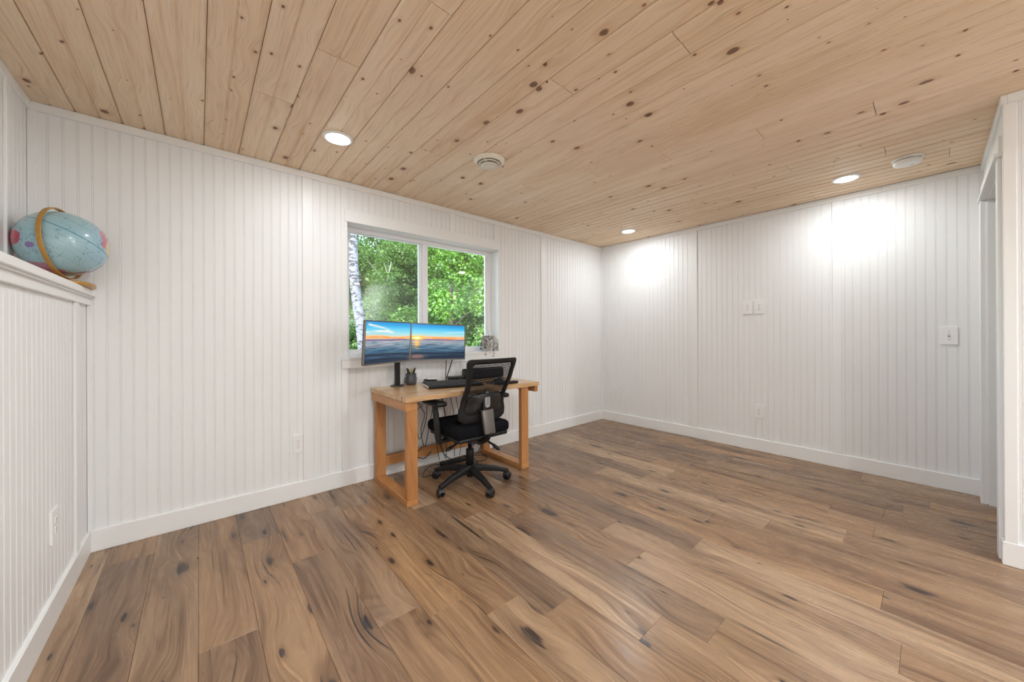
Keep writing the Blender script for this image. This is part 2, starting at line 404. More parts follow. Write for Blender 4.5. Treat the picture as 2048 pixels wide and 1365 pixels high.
# baseboards
st('baseboard_back', 'white baseboard under the window wall', XK, XB, YA-TH, YA+.004, 0, zb)
st('baseboard_right', 'white baseboard along the outlet wall', XB-TH, XB+.004, DX1*0+YR, YA-TH, 0, zb)
st('baseboard_left', 'white baseboard of the half wall', XK-.004, XK+TH, YF, YA-TH, 0, zb)
st('baseboard_return', 'white baseboard beside the doorway', XR-TH, XR+.004, YF, YR+TH, 0, zb)
st('baseboard_door', 'stub of white baseboard beside the door casing', XR-.004, DX0-.09, YR-.004, YR+TH, 0, zb)
st('baseboard_front', 'white baseboard of the plain wall', XK, XR, YF-.002, YF+TH, 0, zb)
# ceiling trims
st('trim_1', 'flat white trim between window wall and pine ceiling', XU, XB, YA-TH, YA+.004, zt, H-.0005)
st('trim_2', 'flat white trim between outlet wall and pine ceiling', XB-TH, XB+.004, .26, YA-TH, zt, H-.0005)
st('trim_3', 'end piece of the white ceiling trim over the switch', XB-TH, XB+.004, YR, .2595, zt, H-.0005)
st('trim_4', 'flat white trim above the ledge wall', XU-.004, XU+TH, YF, YA-TH, zt, H-.0005)
st('trim_5', 'flat white trim above the doorway', XR-TH+.02, XB-TH, YR-.004, YR+TH, zt, H-.0005)
st('trim_6', 'flat white trim above the wall beside the doorway', XR-TH, XR+.004, YF, YR+TH-.02, zt, H-.0005)
st('trim_7', 'small white corner block of the ceiling trim', XR-TH, XR+.006, YR+TH-.02, YR+TH, zt, H-.0005)
# ledge of the half wall
st('trim_8', 'white ledge cap of the half wall carrying the globe', XU, -.426, YF, YA-.002, 1.392, 1.425, c=.003)
st('trim_9', 'white band under the ledge cap', XK-.002, -.446, YF, YA-.002, 1.346, 1.392)
st('trim_10', 'plain white board along the foot of the ledge', XK, -.436, YF, YA-.004, 1.384, 1.3925, c=.001)

# ---- doorway
dr = MB().box(DX1-.001, DX1+.014, YR-.13, YR-.004, 0, DZ, .001).build('door_1', TRIMP); struct(dr, 'cased white doorway without a door leaf')
def dpart(name, *b, c=.002): return MB().box(*b, c).build(name, TRIMP, dr)
dpart('jamb', DX0-.014, DX0+.001, YR-.13, YR-.004, 0, DZ); dpart('head_jamb', DX0, DX1, YR-.13, YR-.004, DZ-.004, DZ+.012)
dpart('casing', DX0-.088, DX0-.004, YR-.002, YR+.020, 0, DZ); dpart('casing', DX1+.004, DX1+.090, YR-.002, YR+.026, 0, DZ)
dpart('header', DX0-.10, DX1+.10, YR-.002, YR+.019, DZ+.018, DZ+.112); dpart('header_fillet', DX0-.115, DX1+.10, YR-.002, YR+.034, DZ, DZ+.018)
dpart('door_stop', DX1-.012, DX1, YR-.10, YR-.065, 0, DZ-.004)

# ---- window: lining, vinyl slider with two sashes, screen
YG = 3.125
wi = MB().box(w0, w1, YA-.012, YG, w3-.001, w3+.018, .001).build('window_1', TRIMP); struct(wi, 'white sliding window onto the trees')
def wpart(name, *b, c=.0015, mat=TRIMP, par=None): return MB().box(*b, c).build(name, mat, par or wi)
wpart('side_lining', w0-.018, w0, YA-.012, YG, w2-.018, w3); wpart('side_lining', w1, w1+.018, YA-.009, YG, w2-.018, w3)
wpart('sill', w0-.05, w1+.012, YA-.022, YG, w2-.022, w2); wpart('apron', w0-.047, w1+.012, YA-.020, YA+.002, .918, w2-.022)
wpart('head_casing', w0-.02, w1+.012, YA-.019, YA+.002, w3, w3+.095)
wo_ = .018
wpart('frame', w0-wo_, w1+wo_, YG+.0005, YG+.06, w3-.035, w3+wo_, mat=VINYL); wpart('frame', w0-wo_, w1+wo_, YG+.0005, YG+.06, w2-.022, w2+.035, mat=VINYL)
wpart('frame', w0-wo_, w0+.035, YG+.0005, YG+.06, w2+.0352, w3-.0352, mat=VINYL); wpart('frame', w1-.035, w1+wo_, YG+.0005, YG+.06, w2+.0352, w3-.0352, mat=VINYL)
def sash(x0, x1, y0, y1, wl_, wr, wt, wb):
    z0, z1 = w2+.03, w3-.03
    s = MB().box(x0, x0+wl_, y0, y1, z0, z1, .002).build('sash', VINYL, wi)
    for nm, b in (('sash_rail', (x1-wr, x1, y0, y1, z0, z1)), ('sash_rail', (x0+wl_, x1-wr, y0, y1, z1-wt, z1)), ('sash_rail', (x0+wl_, x1-wr, y0, y1, z0, z0+wb))): MB().box(*b, .002).build(nm, VINYL, s)
    ym = (y0+y1)/2
    MB().box(x0+wl_-.004, x1-wr+.004, ym-.002, ym+.002, z0+wb-.004, z1-wt+.004).build('pane', GLASS, s)
    return s
sash(1.600, w1-.03, YG+.006, YG+.028, .052, .040, .012, .022)
sash(w0+.03, 1.625, YG+.032, YG+.054, .030, .055, .012, .022)
sc = MB().box(w0+.03, 1.60, YG+.0585, YG+.0590, w2+.03, w3-.03).build('insect_screen', SCREENM, wi)
MB().box(1.585, 1.603, YG+.008, YG+.020, 1.50, 1.56, .003).build('sash_latch', VINYL, wi)

# ------------------------------------------------------------------ fixtures on walls and ceiling
def recessed(x, y, label, group=None, watts=LAMP_W):
    t = empty('recessed_light', (x, y, H)); tag(t, label, 'ceiling light', group)
    MB().lathe([(.062, 0), (.085, 0), (.0855, -.002), (.083, -.006), (.070, -.009), (.0665, -.008), (.0665, -.004)], 48).build('trim_ring', TRIMP, t)
    MB().lathe([(.0, -.019), (.020, -.0185), (.040, -.016), (.056, -.0115), (.0645, -.006), (.0668, -.003)], 48, cap=False).build('lens', LENS, t)
    l = bpy.data.lights.new('lamp_glow', 'AREA'); l.shape = 'DISK'; l.size = .12; l.energy = watts; l.color = (.885, .955, 1.0)
    lo = bpy.data.objects.new('lamp_glow', l); COL.objects.link(lo); lo.location = (0, 0, -.0205); lo.parent = t
    return t
recessed(.645, 2.358, 'round recessed light in the pine ceiling left of the window', watts=2.1)
recessed(3.79, 2.306, 'round recessed light in the pine ceiling near the corner of the two beadboard walls')
recessed(3.805, .43, 'round recessed light in the pine ceiling beside the smoke detector')
recessed(.645, .43, 'added unseen recessed fill light in the pine ceiling near the ledge wall, facing no window', watts=15.0)  # extra light out of frame, added to lift the room's brightness
recessed(-.25, -2.3, 'added unseen recessed fill light in the pine ceiling over the end of the ledge', watts=22.0)  # unseen light behind the camera, put in for more brightness
recessed(2.75, -2.3, 'added unseen recessed fill light in the pine ceiling by the plain wall', watts=40.0)  # also behind the camera, added to brighten the walls in view

CREAM = plain('cream_plastic', (.86, .80, .68), .4)
v = empty('ceiling_air_diffuser', (1.515, 1.985, H)); tag(v, 'round cream ceiling air diffuser with stepped rings', 'air vent')
MB().lathe([(.062, 0), (.106, 0), (.108, -.004), (.104, -.010), (.088, -.024), (.083, -.026), (.080, -.022), (.078, -.004)], 56).build('outer_ring', CREAM, v)
MB().lathe([(.0, -.002), (.078, -.002)], 40, cap=False).build('throat', plain('vent_throat', (.05, .04, .03), .8), v)
MB().lathe([(.056, -.012), (.070, -.026), (.074, -.033), (.072, -.036), (.068, -.034), (.052, -.016)], 48).build('middle_ring', CREAM, v)
MB().lathe([(.0, -.044), (.036, -.043), (.040, -.0465), (.044, -.043), (.055, -.047), (.058, -.044), (.056, -.040), (.040, -.028), (0, -.026)], 48, cap=False).build('centre_cone', CREAM, v)
for k in range(4): MB().box(.03, .080, -.003, .003, -.032, -.006).build('spoke', CREAM, v, rot=(0, 0, R(90*k+30)))

SMK = plain('smoke_detector_plastic', (.90, .88, .83), .4)
d = empty('smoke_detector', (3.70, .105, H)); tag(d, 'round white smoke detector on the pine ceiling', 'smoke detector')
MB().lathe([(.0, 0), (.078, 0), (.079, -.003), (.076, -.009), (.066, -.010), (.0, -.010)], 56, cap=False).build('base_plate', SMK, d)
MB().lathe([(.060, -.010), (.060, -.018)], 56, cap=False).build('vent_gap', SLOT, d)
for k in range(56): 
    if k % 1 == 0: MB().box(.058, .0685, -.0016, .0016, -.018, -.0098).build('vent_rib', SMK, d, rot=(0, 0, 2*math.pi*k/56)) if k == 0 else None
rib = [o for o in d.children if o.name.startswith('vent_rib')][0]
for k in range(1, 56):
    r2 = rib.copy(); COL.objects.link(r2); r2.parent = d; r2.rotation_euler = (0, 0, 2*math.pi*k/56)
MB().lathe([(.066, -.0178), (.0695, -.019), (.0695, -.032), (.066, -.038), (.050, -.041), (.0, -.042)], 56, cap=False).build('cover', SMK, d)
MB().lathe([(.0, -.0445), (.010, -.0445), (.011, -.041)], 24, c=(.02, -.02, 0), cap=False).build('test_button', TRIMP, d)

def outlet(name_, along, a, z, face, sgn, label, w=.090, h=.136, two=True, switch=False, group=None):
    """wall plate with a duplex receptacle or a toggle; local x = along, local y = out of the wall"""
    t = empty(name_, (0, 0, 0)); tag(t, label, 'outlet' if not switch else 'light switch', group)
    if along == 0: t.location = (a, face, z); t.rotation_euler = (0, 0, R(180) if sgn < 0 else 0)
    else: t.location = (face, a, z); t.rotation_euler = (0, 0, R(90) if sgn < 0 else R(-90))
    p = MB().box(-w/2, w/2, -.001, .0085, -h/2, h/2, .0025).build('plate', PLATE, t)
    if switch:
        MB().box(-.006, .006, .008, .0092, -.013, .013, .0005).build('toggle_slot', plain('slot_grey', (.45, .43, .40), .5), t)
        MB().prism([(.008, -.006), (.023, .002), (.023, .009), (.008, .007)], 0, -.0045, .0045).build('toggle', PLATE, t)
        for s in (-1, 1): MB().lathe([(0, .0092), (.003, .0090), (.0032, .008)], 12, c=(0, 0, s*.030), axis=1, cap=False).build('screw', METAL, t)
        return t
    for s in (-1, 1):
        f = MB()
        pr = []
        for k in range(28):
            an = 2*math.pi*k/28; x, zz = .0172*math.cos(an), .0172*math.sin(an); pr.append((x, max(-.0142, min(.0142, zz))))
        f.prism([(x, zz+s*.0195) for x, zz in pr], 1, .006, .0106); r_ = f.build('receptacle', PLATE, t)
        for x, hh in ((-.0064, .0042), (.0064, .0034)): MB().box(x-.0011, x+.0011, .0098, .0110, s*.0195+.0035-hh, s*.0195+.0035+hh).build('slot', SLOT, r_)
        MB().lathe([(0, .0110), (.0025, .0110), (.0025, .0098)], 10, c=(0, 0, s*.0195-.0085), axis=1, cap=False).build('ground_hole', SLOT, r_)
    MB().lathe([(0, .0094), (.0028, .0092), (.003, .008)], 12, axis=1, cap=False).build('screw', METAL, t)
    return t
outlet('wall_outlet', 0, .541, .392, YA, -1, 'narrow white outlet plate low beside the batten left of the desk', w=.064)
outlet('wall_outlet', 1, 1.227, 1.443, XB, -1, 'higher pair of white outlet plates, the one toward the window wall')
outlet('wall_outlet', 1, 1.127, 1.443, XB, -1, 'higher pair of white outlet plates, the one toward the doorway')
outlet('wall_outlet', 1, 1.130, .396, XB, -1, 'white outlet plate low on the wall below the pair of outlets')
outlet('wall_outlet', 1, 2.774, .399, XB, -1, 'small looking white outlet plate low by the room corner', w=.085)
outlet('wall_outlet', 1, 2.385, .395, XK, 1, 'white outlet plate low on the half wall under the globe', w=.095)
outlet('light_switch', 1, -.086, 1.157, XB, -1, 'white toggle light switch beside the doorway', w=.086, switch=True)

# ------------------------------------------------------------------ desk
DZT = .753; DT = .034
desk = empty('desk', (1.69, 2.63, 0)); tag(desk, 'fir plank desk on timber U frames under the window', 'desk')
def dk(name, mat, *b, c=.002): 
    b = list(b); b = [b[0]-1.69, b[1]-1.69, b[2]-2.63, b[3]-2.63, b[4], b[5]]
    return MB().box(*b, c).build(name, mat, desk, recenter=False)
tb = [2.312, 2.525, 2.74, 2.962]
for a, b in zip(tb[:-1], tb[1:]): dk('top_plank', DESKTOP, 1.052, 2.318, a+.00005, b-.00005, DZT-DT, DZT, c=.0003)
dk('end_rail', DESKY, 1.056, 1.095, 2.325, 2.955, .655, DZT-DT-.003); dk('end_rail', DESKY, 2.279, 2.316, 2.325, 2.955, .665, DZT-DT-.003)
for x0, x1, nm in ((1.072, 1.152, 0), (2.130, 2.212, 1)):
    dk('foot_rail', DESKY, x0-.002, x1+.002, 2.338, 2.948, 0, .040)
    for y0, y1 in ((2.340, 2.380), (2.906, 2.946)):
        if nm == 0:
            dk('leg', DESKZ, x0, x1, y0, y1, .0405, .6545); dk('leg_top', DESKZ, 1.0955, x1, y0, y1, .655, DZT-DT-.001)
        else: dk('leg', DESKZ, x0, x1, y0, y1, .0405, DZT-DT-.001)
dk('stretcher', DESKX, 1.1525, 2.1295, 2.905, 2.943, .112, .192)

# ------------------------------------------------------------------ monitors
def srgb(c): return tuple(((x/255)/12.92 if x/255 <= .04045 else ((x/255+.055)/1.055)**2.4) for x in c)
def lerp(a, b, t): return tuple(x+(y-x)*t for x, y in zip(a, b))
def sstep(a, b, x):
    t = max(0, min(1, (x-a)/(b-a))); return t*t*(3-2*t)
def sunset(U, v):
    n1 = mnoise.fractal(Vector((U*3.0, v*14, 1.3)), 1.0, 2.0, 4); n2 = mnoise.fractal(Vector((U*6, v*40, 7.7)), 1.0, 2.0, 4)
    hz = .53
    if v >= hz:
        top = lerp((20, 118, 172), (50, 155, 196), sstep(1, .8, v)); c = lerp((150, 182, 178), top, sstep(hz+.08, .95, v))
        w = sstep(.12, .42, n1+.32*sstep(.62, .72, v)-.2*sstep(.8, 1.0, U)+.1*math.sin(U*9+v*11))*sstep(.66, .72, v)
        cl1 = math.exp(-((v-(.93-.30*(U-.05)))/.035)**2)*sstep(.0, .1, U)*sstep(.62, .4, U)*(.6+1.2*n1)
        cl2 = math.exp(-((v-.745-.03*math.sin(U*5))/.022)**2)*sstep(.66, .5, U)*(.7+.8*n2)
        cl3 = math.exp(-((v-.77-.1*(U-1.6))/.012)**2)*sstep(1.5, 1.7, U)*.6
        c = lerp(c, (225, 200, 185), max(0, min(.85, cl1+cl2+cl3)))
        band = math.exp(-((v-.615-.012*math.sin(U*7)+.02*n1)/.040)**2)*(.85+.7*n2)
        c = lerp(c, (250, 125, 50), max(0, min(1, band*1.25)))
        low = sstep(.595, .56, v+.012*n1); c = lerp(c, (92, 80, 105), low*.9)
        g = math.exp(-(((U-1.09)/.10)**2+((v-.60)/.06)**2)); c = lerp(c, (255, 190, 60), min(1, g*1.1))
        g = math.exp(-(((U-1.09)/.045)**2+((v-.605)/.024)**2)); c = lerp(c, (255, 250, 190), min(1, g*1.3))
    else:
        dpt = (hz-v)/hz
        wv = mnoise.fractal(Vector((U*(3.6-1.6*dpt), (v**.8)*(60-30*dpt), 3.1)), 1.0, 2.0, 3)
        c = lerp((120, 138, 148), (30, 76, 102), sstep(0, .5, dpt)); c = lerp(c, (9, 32, 56), sstep(.45, 1, dpt))
        c = lerp(c, (190, 150, 145), max(0, min(.55, (wv*.9+.12)*(1-dpt)))); c = lerp(c, (6, 22, 40), max(0, min(.8, -wv*1.5*(.4+dpt))))
        dk_ = math.exp(-((v-.175-.02*math.sin(U*3+.5))/.022)**2)+.8*math.exp(-((v-.06-.015*math.sin(U*4))/.02)**2); c = lerp(c, (4, 16, 30), min(.85, dk_))
        g = math.exp(-((U-1.09-.01*wv)/(.035+.05*dpt))**2)*sstep(.62, .05, dpt)*(.55+1.3*max(0, wv+.15)); c = lerp(c, (255, 165, 60), max(0, min(1, g)))
        g = math.exp(-((U-1.1)/.12)**2)*math.exp(-((v-.07)/.05)**2); c = lerp(c, (170, 110, 90), min(.6, g))
    return srgb(c)
SCR = attr_mat('monitor_picture', .25, emission=.95)
BEZ = plain('monitor_bezel_metal', (.30, .285, .26), .32, metal=.85)
def monitor(c, a, tilt, roll, U0, label):
    W, Hh = .54, .32
    t = empty('monitor', c); right = Vector((math.cos(a), math.sin(a), 0)); nrm = Vector((math.sin(a), -math.cos(a), 0))
    u = Vector((0, 0, 1))*math.cos(tilt)-nrm*math.sin(tilt)
    r2 = right*math.cos(roll)+u*math.sin(roll); u2 = u*math.cos(roll)-right*math.sin(roll); n2 = r2.cross(u2)   # n2 points out of the screen
    mt = Matrix((r2, -n2, u2)).transposed(); t.rotation_euler = mt.to_euler()
    tag(t, label, 'monitor')
    b = .0065
    for bx in ((-W/2, W/2, -.002, .012, Hh/2-b, Hh/2), (-W/2, W/2, -.003, .012, -Hh/2, -Hh/2+.011), (-W/2, -W/2+b, -.002, .012, -Hh/2+.011, Hh/2-b), (W/2-b, W/2, -.002, .012, -Hh/2+.011, Hh/2-b)):
        MB().box(*bx, .001).build('bezel', BEZ, t)
    MB().box(-W/2+.002, W/2-.002, .004, .020, -Hh/2+.002, Hh/2-.002, .002).build('panel_body', BLACK, t)
    MB().box(-.15, .15, .0195, .045, -.11, .11, .012).build('rear_housing', BLACK, t)
    nu, nv = 150, 84; x0, x1, z0, z1 = -W/2+b+.003, W/2-b-.003, -Hh/2+.0135, Hh/2-b-.003
    g = MB().grid(lambda p, q: (x0+(x1-x0)*p, .0, z0+(z1-z0)*q), nu, nv, smooth=False)
    s = g.build('screen', SCR, t, fix=False)
    ca = s.data.color_attributes.new('Col', 'FLOAT_COLOR', 'POINT')
    arr = np.ones((len(g.v), 4), dtype=np.float32)
    for i in range(len(g.v)): arr[i, :3] = sunset(U0+(i % (nu+1))/nu, (i//(nu+1))/nv)
    ca.data.foreach_set('color', arr.ravel())
    MB().box(x0-.003, x1+.003, .0005, .004, z0-.003, z1+.003).build('screen_border', BLACKG, t)
    return t
monitor((1.089, 2.673, 1.123), .535, -.059, -.004, 0.0, 'monitor angled inward, showing the sea without the sun')
monitor((1.614, 2.853, 1.114), -.019, .003, -.028, 1.0, 'monitor showing the setting sun over the sea')
stnd = empty('monitor_stand', (1.246, 2.902, DZT)); tag(stnd, 'black pole stand with round foot carrying both monitors', 'monitor stand')
MB().lathe([(.0, 0), (.054, 0), (.055, .003), (.053, .008), (.02, .010), (0, .010)], 40, cap=False).build('foot', DARKG, stnd)
MB().box(-.0185, .0185, -.016, .016, .008, .46, .004).build('pole', BLACK, stnd)
MB().box(.0185, .0215, -.015, .015, .012, .455, .001).build('pole_edge', METAL, stnd)
MB().lathe([(0, .004), (.006, .004), (.007, 0)], 16, c=(.012, -.016, .075), axis=1, cap=False).build('knob', METAL, stnd)
def arm(p, q): 
    p, q = Vector(p), Vector(q); MB().tube([p, p.lerp(q, .5)+Vector((0, .012, 0)), q], .013, 10, 6).build('arm', BLACK, stnd)
arm((0, .0, .40), (-.130, -.148, .372)); arm((0, .0, .36), (.312, .014, .36))

# ------------------------------------------------------------------ things on the desk
MUGM = plain('grey_glazed_mug', (.075, .08, .09), .3, var=.25, bscale=30, coat=.4)
mug = empty('mug', (1.373, 2.912, DZT)); mug.scale = (1.1, 1.1, 1.1); tag(mug, 'grey stoneware mug full of pens beside the monitor pole', 'mug')
MB().lathe([(.0, .004), (.030, .004), (.031, 0), (.036, .002), (.0435, .02), (.0445, .04), (.041, .062), (.0405, .078), (.0425, .086), (.0415, .088), (.0375, .086), (.036, .07), (.039, .04), (.036, .012), (0, .010)], 36, cap=False).build('body', MUGM, mug)
MB().tube([(-.036, -.018, .064), (-.056, -.028, .062), (-.064, -.032, .044), (-.056, -.028, .024), (-.038, -.018, .020)], [.006, .0065, .0065, .0065, .006], 10, 6).build('handle', MUGM, mug)
em = MB()
em.grid(lambda p, q: (.0453*math.cos(-1.05+.75*p), .0453*math.sin(-1.05+.75*p), .024+.036*q), 8, 6); em.build('emblem', plain('mug_emblem', (.42, .40, .36), .5), mug, fix=False)
for q0, q1 in (((-.85, .032), (-.5, .052)), ((-.5, .032), (-.85, .052)), ((-.9, .056), (-.45, .056))):
    MB().tube([(.0457*math.cos(q0[0]+(q1[0]-q0[0])*i/4), .0457*math.sin(q0[0]+(q1[0]-q0[0])*i/4), q0[1]+(q1[1]-q0[1])*i/4) for i in range(5)], .0012, 5).build('emblem_stroke', SLOT, mug)
def pen(dx, dy, tx, ty, L, mat, label, cap, group=None):
    t = empty('pen', (1.373+dx, 2.912+dy, DZT+.014)); tag(t, label, 'pen', group)
    q = Vector((tx, ty, 1)).to_track_quat('Z', 'Y'); t.rotation_mode = 'QUATERNION'; t.rotation_quaternion = q
    MB().lathe([(0, 0), (.003, .004), (.0042, .012), (.0042, L-.045)], 10, cap=False).build('barrel', mat, t)
    MB().lathe([(.0042, L-.045), (.0052, L-.045), (.0052, L-.004), (.003, L), (0, L)], 10, cap=False).build('cap', cap, t)
    MB().box(-.0015, .0015, -.0085, -.0065, L-.04, L-.006).build('clip', METAL, t)
PY = plain('pencil_yellow', (.65, .45, .04), .4); PW_ = plain('pen_white', (.6, .6, .6), .35)
pen(.006, -.010, -.30, -.05, .128, BLACKG, 'black pens leaning in the grey mug', BLACKG, 'black pens in the mug'); pen(-.004, .010, -.20, .05, .132, BLACKG, 'black pens leaning in the grey mug', BLACKG, 'black pens in the mug')
pen(-.012, 0, .18, -.04, .128, PY, 'yellow pencil standing in the grey mug', PY); pen(-.008, -.008, .30, -.06, .135, BLACKG, 'black pens leaning in the grey mug', BLACKG, 'black pens in the mug')
pen(.010, .010, -.06, -.06, .13, PW_, 'white pen standing in the grey mug', PW_); pen(-.010, .006, .38, .02, .130, BLACKG, 'black pens leaning in the grey mug', BLACKG, 'black pens in the mug')

kb = empty('keyboard', (1.610, 2.640, DZT)); kb.rotation_euler = (0, 0, R(-15)); tag(kb, 'black full size keyboard with padded wrist rest', 'keyboard')
MB().prism([(-.075, .006), (-.075, .014), (.10, .030), (.108, .028), (.108, .012), (.06, .004)], 0, -.225, .225).build('case', DARKG, kb)
MB().prism([(-.145, .004), (-.150, .010), (-.140, .019), (-.110, .022), (-.080, .020), (-.0755, .014), (-.0755, .004)], 0, -.225, .225).build('wrist_rest', BLACK, kb)
KEYM = plain('key_caps', (.05, .05, .052), .3)
ks = MB(); sl = math.atan2(.016, .175)
for r_ in range(6):
    y = -.062+r_*.0275; z = .0155+(y+.075)*math.tan(sl); x = -.214
    while x < .208:
        w = .0175
        if r_ == 0 and -.13 < x < -.1: w = .10
        if abs(x-.062) < .012 and r_ < 6: x += .012; continue
        if x+w > .216: break
        ks.box(x, x+w-.003, y-.009, y+.010, z-.002, z+.006, .0015); x += w+.0008
ko = ks.build('keys', KEYM, kb); ko['kind'] = 'stuff'
MB().box(-.226, -.222, -.13, .104, .006, .020, .001).build('edge_strip', PLATE, kb)
for s in (-1, 1): MB().box(s*.18-.012, s*.18+.012, .086, .104, .0005, .016).build('riser_foot', BLACK, kb)

wl_t = empty('wallet', (1.546, 2.892, DZT)); wl_t.rotation_euler = (0, 0, R(-14)); tag(wl_t, 'thick black wallet with a white card on top behind the keyboard', 'wallet')
MB().prism([(-.05, .0), (-.055, .016), (-.05, .032), (-.035, .035), (.048, .031), (.052, .024), (.048, .0)], 1, -.035, .035).build('leather_body', BLACK, wl_t)
MB().box(-.034, .050, -.033, .033, .0345, .0385, .001).build('card', PLATE, wl_t, rot=(0, R(2.5), 0))
bx = empty('phone_box', (1.800, 2.880, DZT)); bx.rotation_euler = (0, 0, R(-12)); tag(bx, 'flat black box with grey lid behind the keyboard', 'box')
MB().box(-.066, .066, -.045, .045, 0, .030, .003).build('tray', BLACK, bx); MB().box(-.069, .069, -.047, .047, .0305, .040, .004).build('lid', DARKG, bx)
sb = empty('soundbar', (2.092, 2.850, DZT)); sb.rotation_euler = (0, 0, R(-3)); tag(sb, 'long black rounded desktop speaker bar behind the office chair', 'speaker')
pr = []
for k in range(20):
    a = 2*math.pi*k/20; pr.append((.045*math.copysign(abs(math.cos(a))**.6, math.cos(a)), .052+.052*math.copysign(abs(math.sin(a))**.6, math.sin(a))))
bevel(MB().prism(pr, 0, -.215, .215).build('cabinet', BLACK, sb), .006)
for s in (-1, 1): MB().lathe([(0, .2205), (.026, .2205), (.032, .216), (.034, .212)], 28, c=(0, 0, .052), axis=0, cap=False).build('end_cap', DARKG, sb, rot=(0, 0, 0 if s > 0 else math.pi))
MB().box(-.20, .20, -.0465, -.043, .02, .085, .001).build('grille', plain('speaker_cloth', (.02, .02, .022), .9, bump=.5, bscale=900), sb)
pad = empty('mouse_pad', (2.015, 2.475, DZT)); pad.rotation_euler = (0, 0, R(-4)); tag(pad, 'black mouse pad with raised wrist cushion', 'mouse pad')
MB().box(-.11, .11, -.05, .12, 0, .004, .0012).build('mat', BLACK, pad)
bevel(MB().box(-.11, .11, -.105, -.0505, 0, .022).build('wrist_cushion', BLACK, pad), .009, 3)
mo = empty('computer_mouse', (2.02, 2.53, DZT+.0045)); mo.rotation_euler = (0, 0, R(10)); tag(mo, 'dark computer mouse on the black mouse pad', 'mouse')
def msurf(p, q):
    a = 2*math.pi*p; th = q*math.pi/2
    return (.032*math.cos(a)*math.cos(th)**.6, .055*math.sin(a)*math.cos(th)**.6, .036*math.sin(th)*(1-.25*math.sin(a)))
MB().grid(msurf, 32, 10).build('shell', DARKG, mo); MB().lathe([(0, -.003), (.008, -.003), (.008, .003), (0, .003)], 16, c=(0, .030, .026), axis=0, cap=False).build('scroll_wheel', METAL, mo)
cc = MB().tube([(1.72, 2.915, .99), (1.721, 2.92, .90), (1.720, 2.925, .80), (1.716, 2.91, .758), (1.70, 2.86, .758)], .0035, 6, 8).build('cable', CABLE); tag(cc, 'pair of black cables hanging from the sunset monitor, the straight one', 'cable')
cc = MB().tube([(1.80, 2.915, .985), (1.775, 2.925, .90), (1.742, 2.935, .80), (1.730, 2.935, .759), (1.722, 2.90, .759)], .0045, 6, 8).build('cable', CABLE); tag(cc, 'pair of black cables hanging from the sunset monitor, the slanting one', 'cable')

# ------------------------------------------------------------------ cables and power strip below the desk
ps = empty('power_strip', (1.80, 2.865, 0)); tag(ps, 'black power strip lying on the floor under the desk', 'power strip')
MB().box(-.17, .17, -.025, .025, 0, .035, .005).build('housing', BLACK, ps)
for k in range(5): MB().box(-.14+k*.06, -.105+k*.06, -.018, .018, .0345, .037, .001).build('socket', DARKG, ps)
def cab(label, pts, r_=.0028): 
    o = MB().tube(pts, r_, 6, 8).build('cable', CABLE); tag(o, label, 'cable', 'loose cables under the desk'); return o
CL = 'thin black cable hanging under the desk top'
cab(CL, [(1.28, 2.88, .715), (1.36, 2.87, .62), (1.45, 2.86, .57), (1.40, 2.87, .52), (1.43, 2.88, .28), (1.49, 2.87, .44), (1.50, 2.86, .62), (1.56, 2.88, .715)])
cab(CL, [(1.36, 2.845, .715), (1.40, 2.84, .60), (1.46, 2.84, .50), (1.43, 2.845, .36), (1.46, 2.84, .22), (1.50, 2.84, .36), (1.54, 2.84, .55), (1.59, 2.845, .715)])
for i, (x, d_) in enumerate(((1.62, .0), (1.66, .03), (1.70, -.02), (1.745, .03), (1.77, .06))): cab(CL, [(x, 2.89, .715), (x-.03+d_, 2.88, .60), (x+d_, 2.88, .45), (x+d_*2-.02, 2.885, .25), (x+d_, 2.87, .06)])
CF = 'black cable curling over the floor under the desk'
cab(CF, [(1.62, 2.87, .02), (1.52, 2.84, .045), (1.44, 2.80, .03), (1.40, 2.76, .004), (1.45, 2.735, .004), (1.54, 2.76, .004)], .0035)
cab(CF, [(1.47, 2.89, .21), (1.40, 2.885, .15), (1.47, 2.87, .11), (1.55, 2.885, .15)], .0035)
cab(CF, [(1.64, 2.90, .19), (1.66, 2.86, .11), (1.74, 2.85, .045), (1.83, 2.86, .04)], .0035)
cab(CF, [(1.97, 2.86, .03), (2.04, 2.84, .02), (2.09, 2.80, .005), (2.03, 2.74, .004), (1.93, 2.76, .004)], .0035)
cab(CF, [(1.93, 2.86, .04), (2.0, 2.87, .14), (2.06, 2.88, .17), (2.08, 2.88, .10), (2.02, 2.85, .03)], .0035)

# ------------------------------------------------------------------ office chair (local y = the way it faces)
ch = empty('office_chair', (1.624, 2.395, 0)); tag(ch, 'black mesh-back office chair on a five-star base at the desk', 'chair')
MB().lathe([(0, .055), (.024, .055), (.026, .06), (.027, .085), (.046, .095), (.050, .105), (.048, .135), (.036, .150), (.034, .152)], 32).build('base_hub', BLACK, ch)
def starleg():
    mb = MB(); st_ = [(.030, .148, .030, .050), (.10, .140, .027, .044), (.20, .118, .022, .036), (.285, .093, .018, .030), (.315, .084, .016, .026)]
    vs = []
    for r_, zt_, hw, hh in st_: vs += [(r_, -hw, zt_-hh), (r_, hw, zt_-hh), (r_, hw, zt_-hh*.35), (r_, hw*.55, zt_), (r_, -hw*.55, zt_), (r_, -hw, zt_-hh*.35)]
    fs = [(i*6+k, i*6+(k+1) % 6, (i+1)*6+(k+1) % 6, (i+1)*6+k) for i in range(4) for k in range(6)]+[tuple(range(6)), tuple(24+k for k in range(6))]
    return mb.add(vs, fs)
lg = starleg().build('base_leg', BLACK, ch)
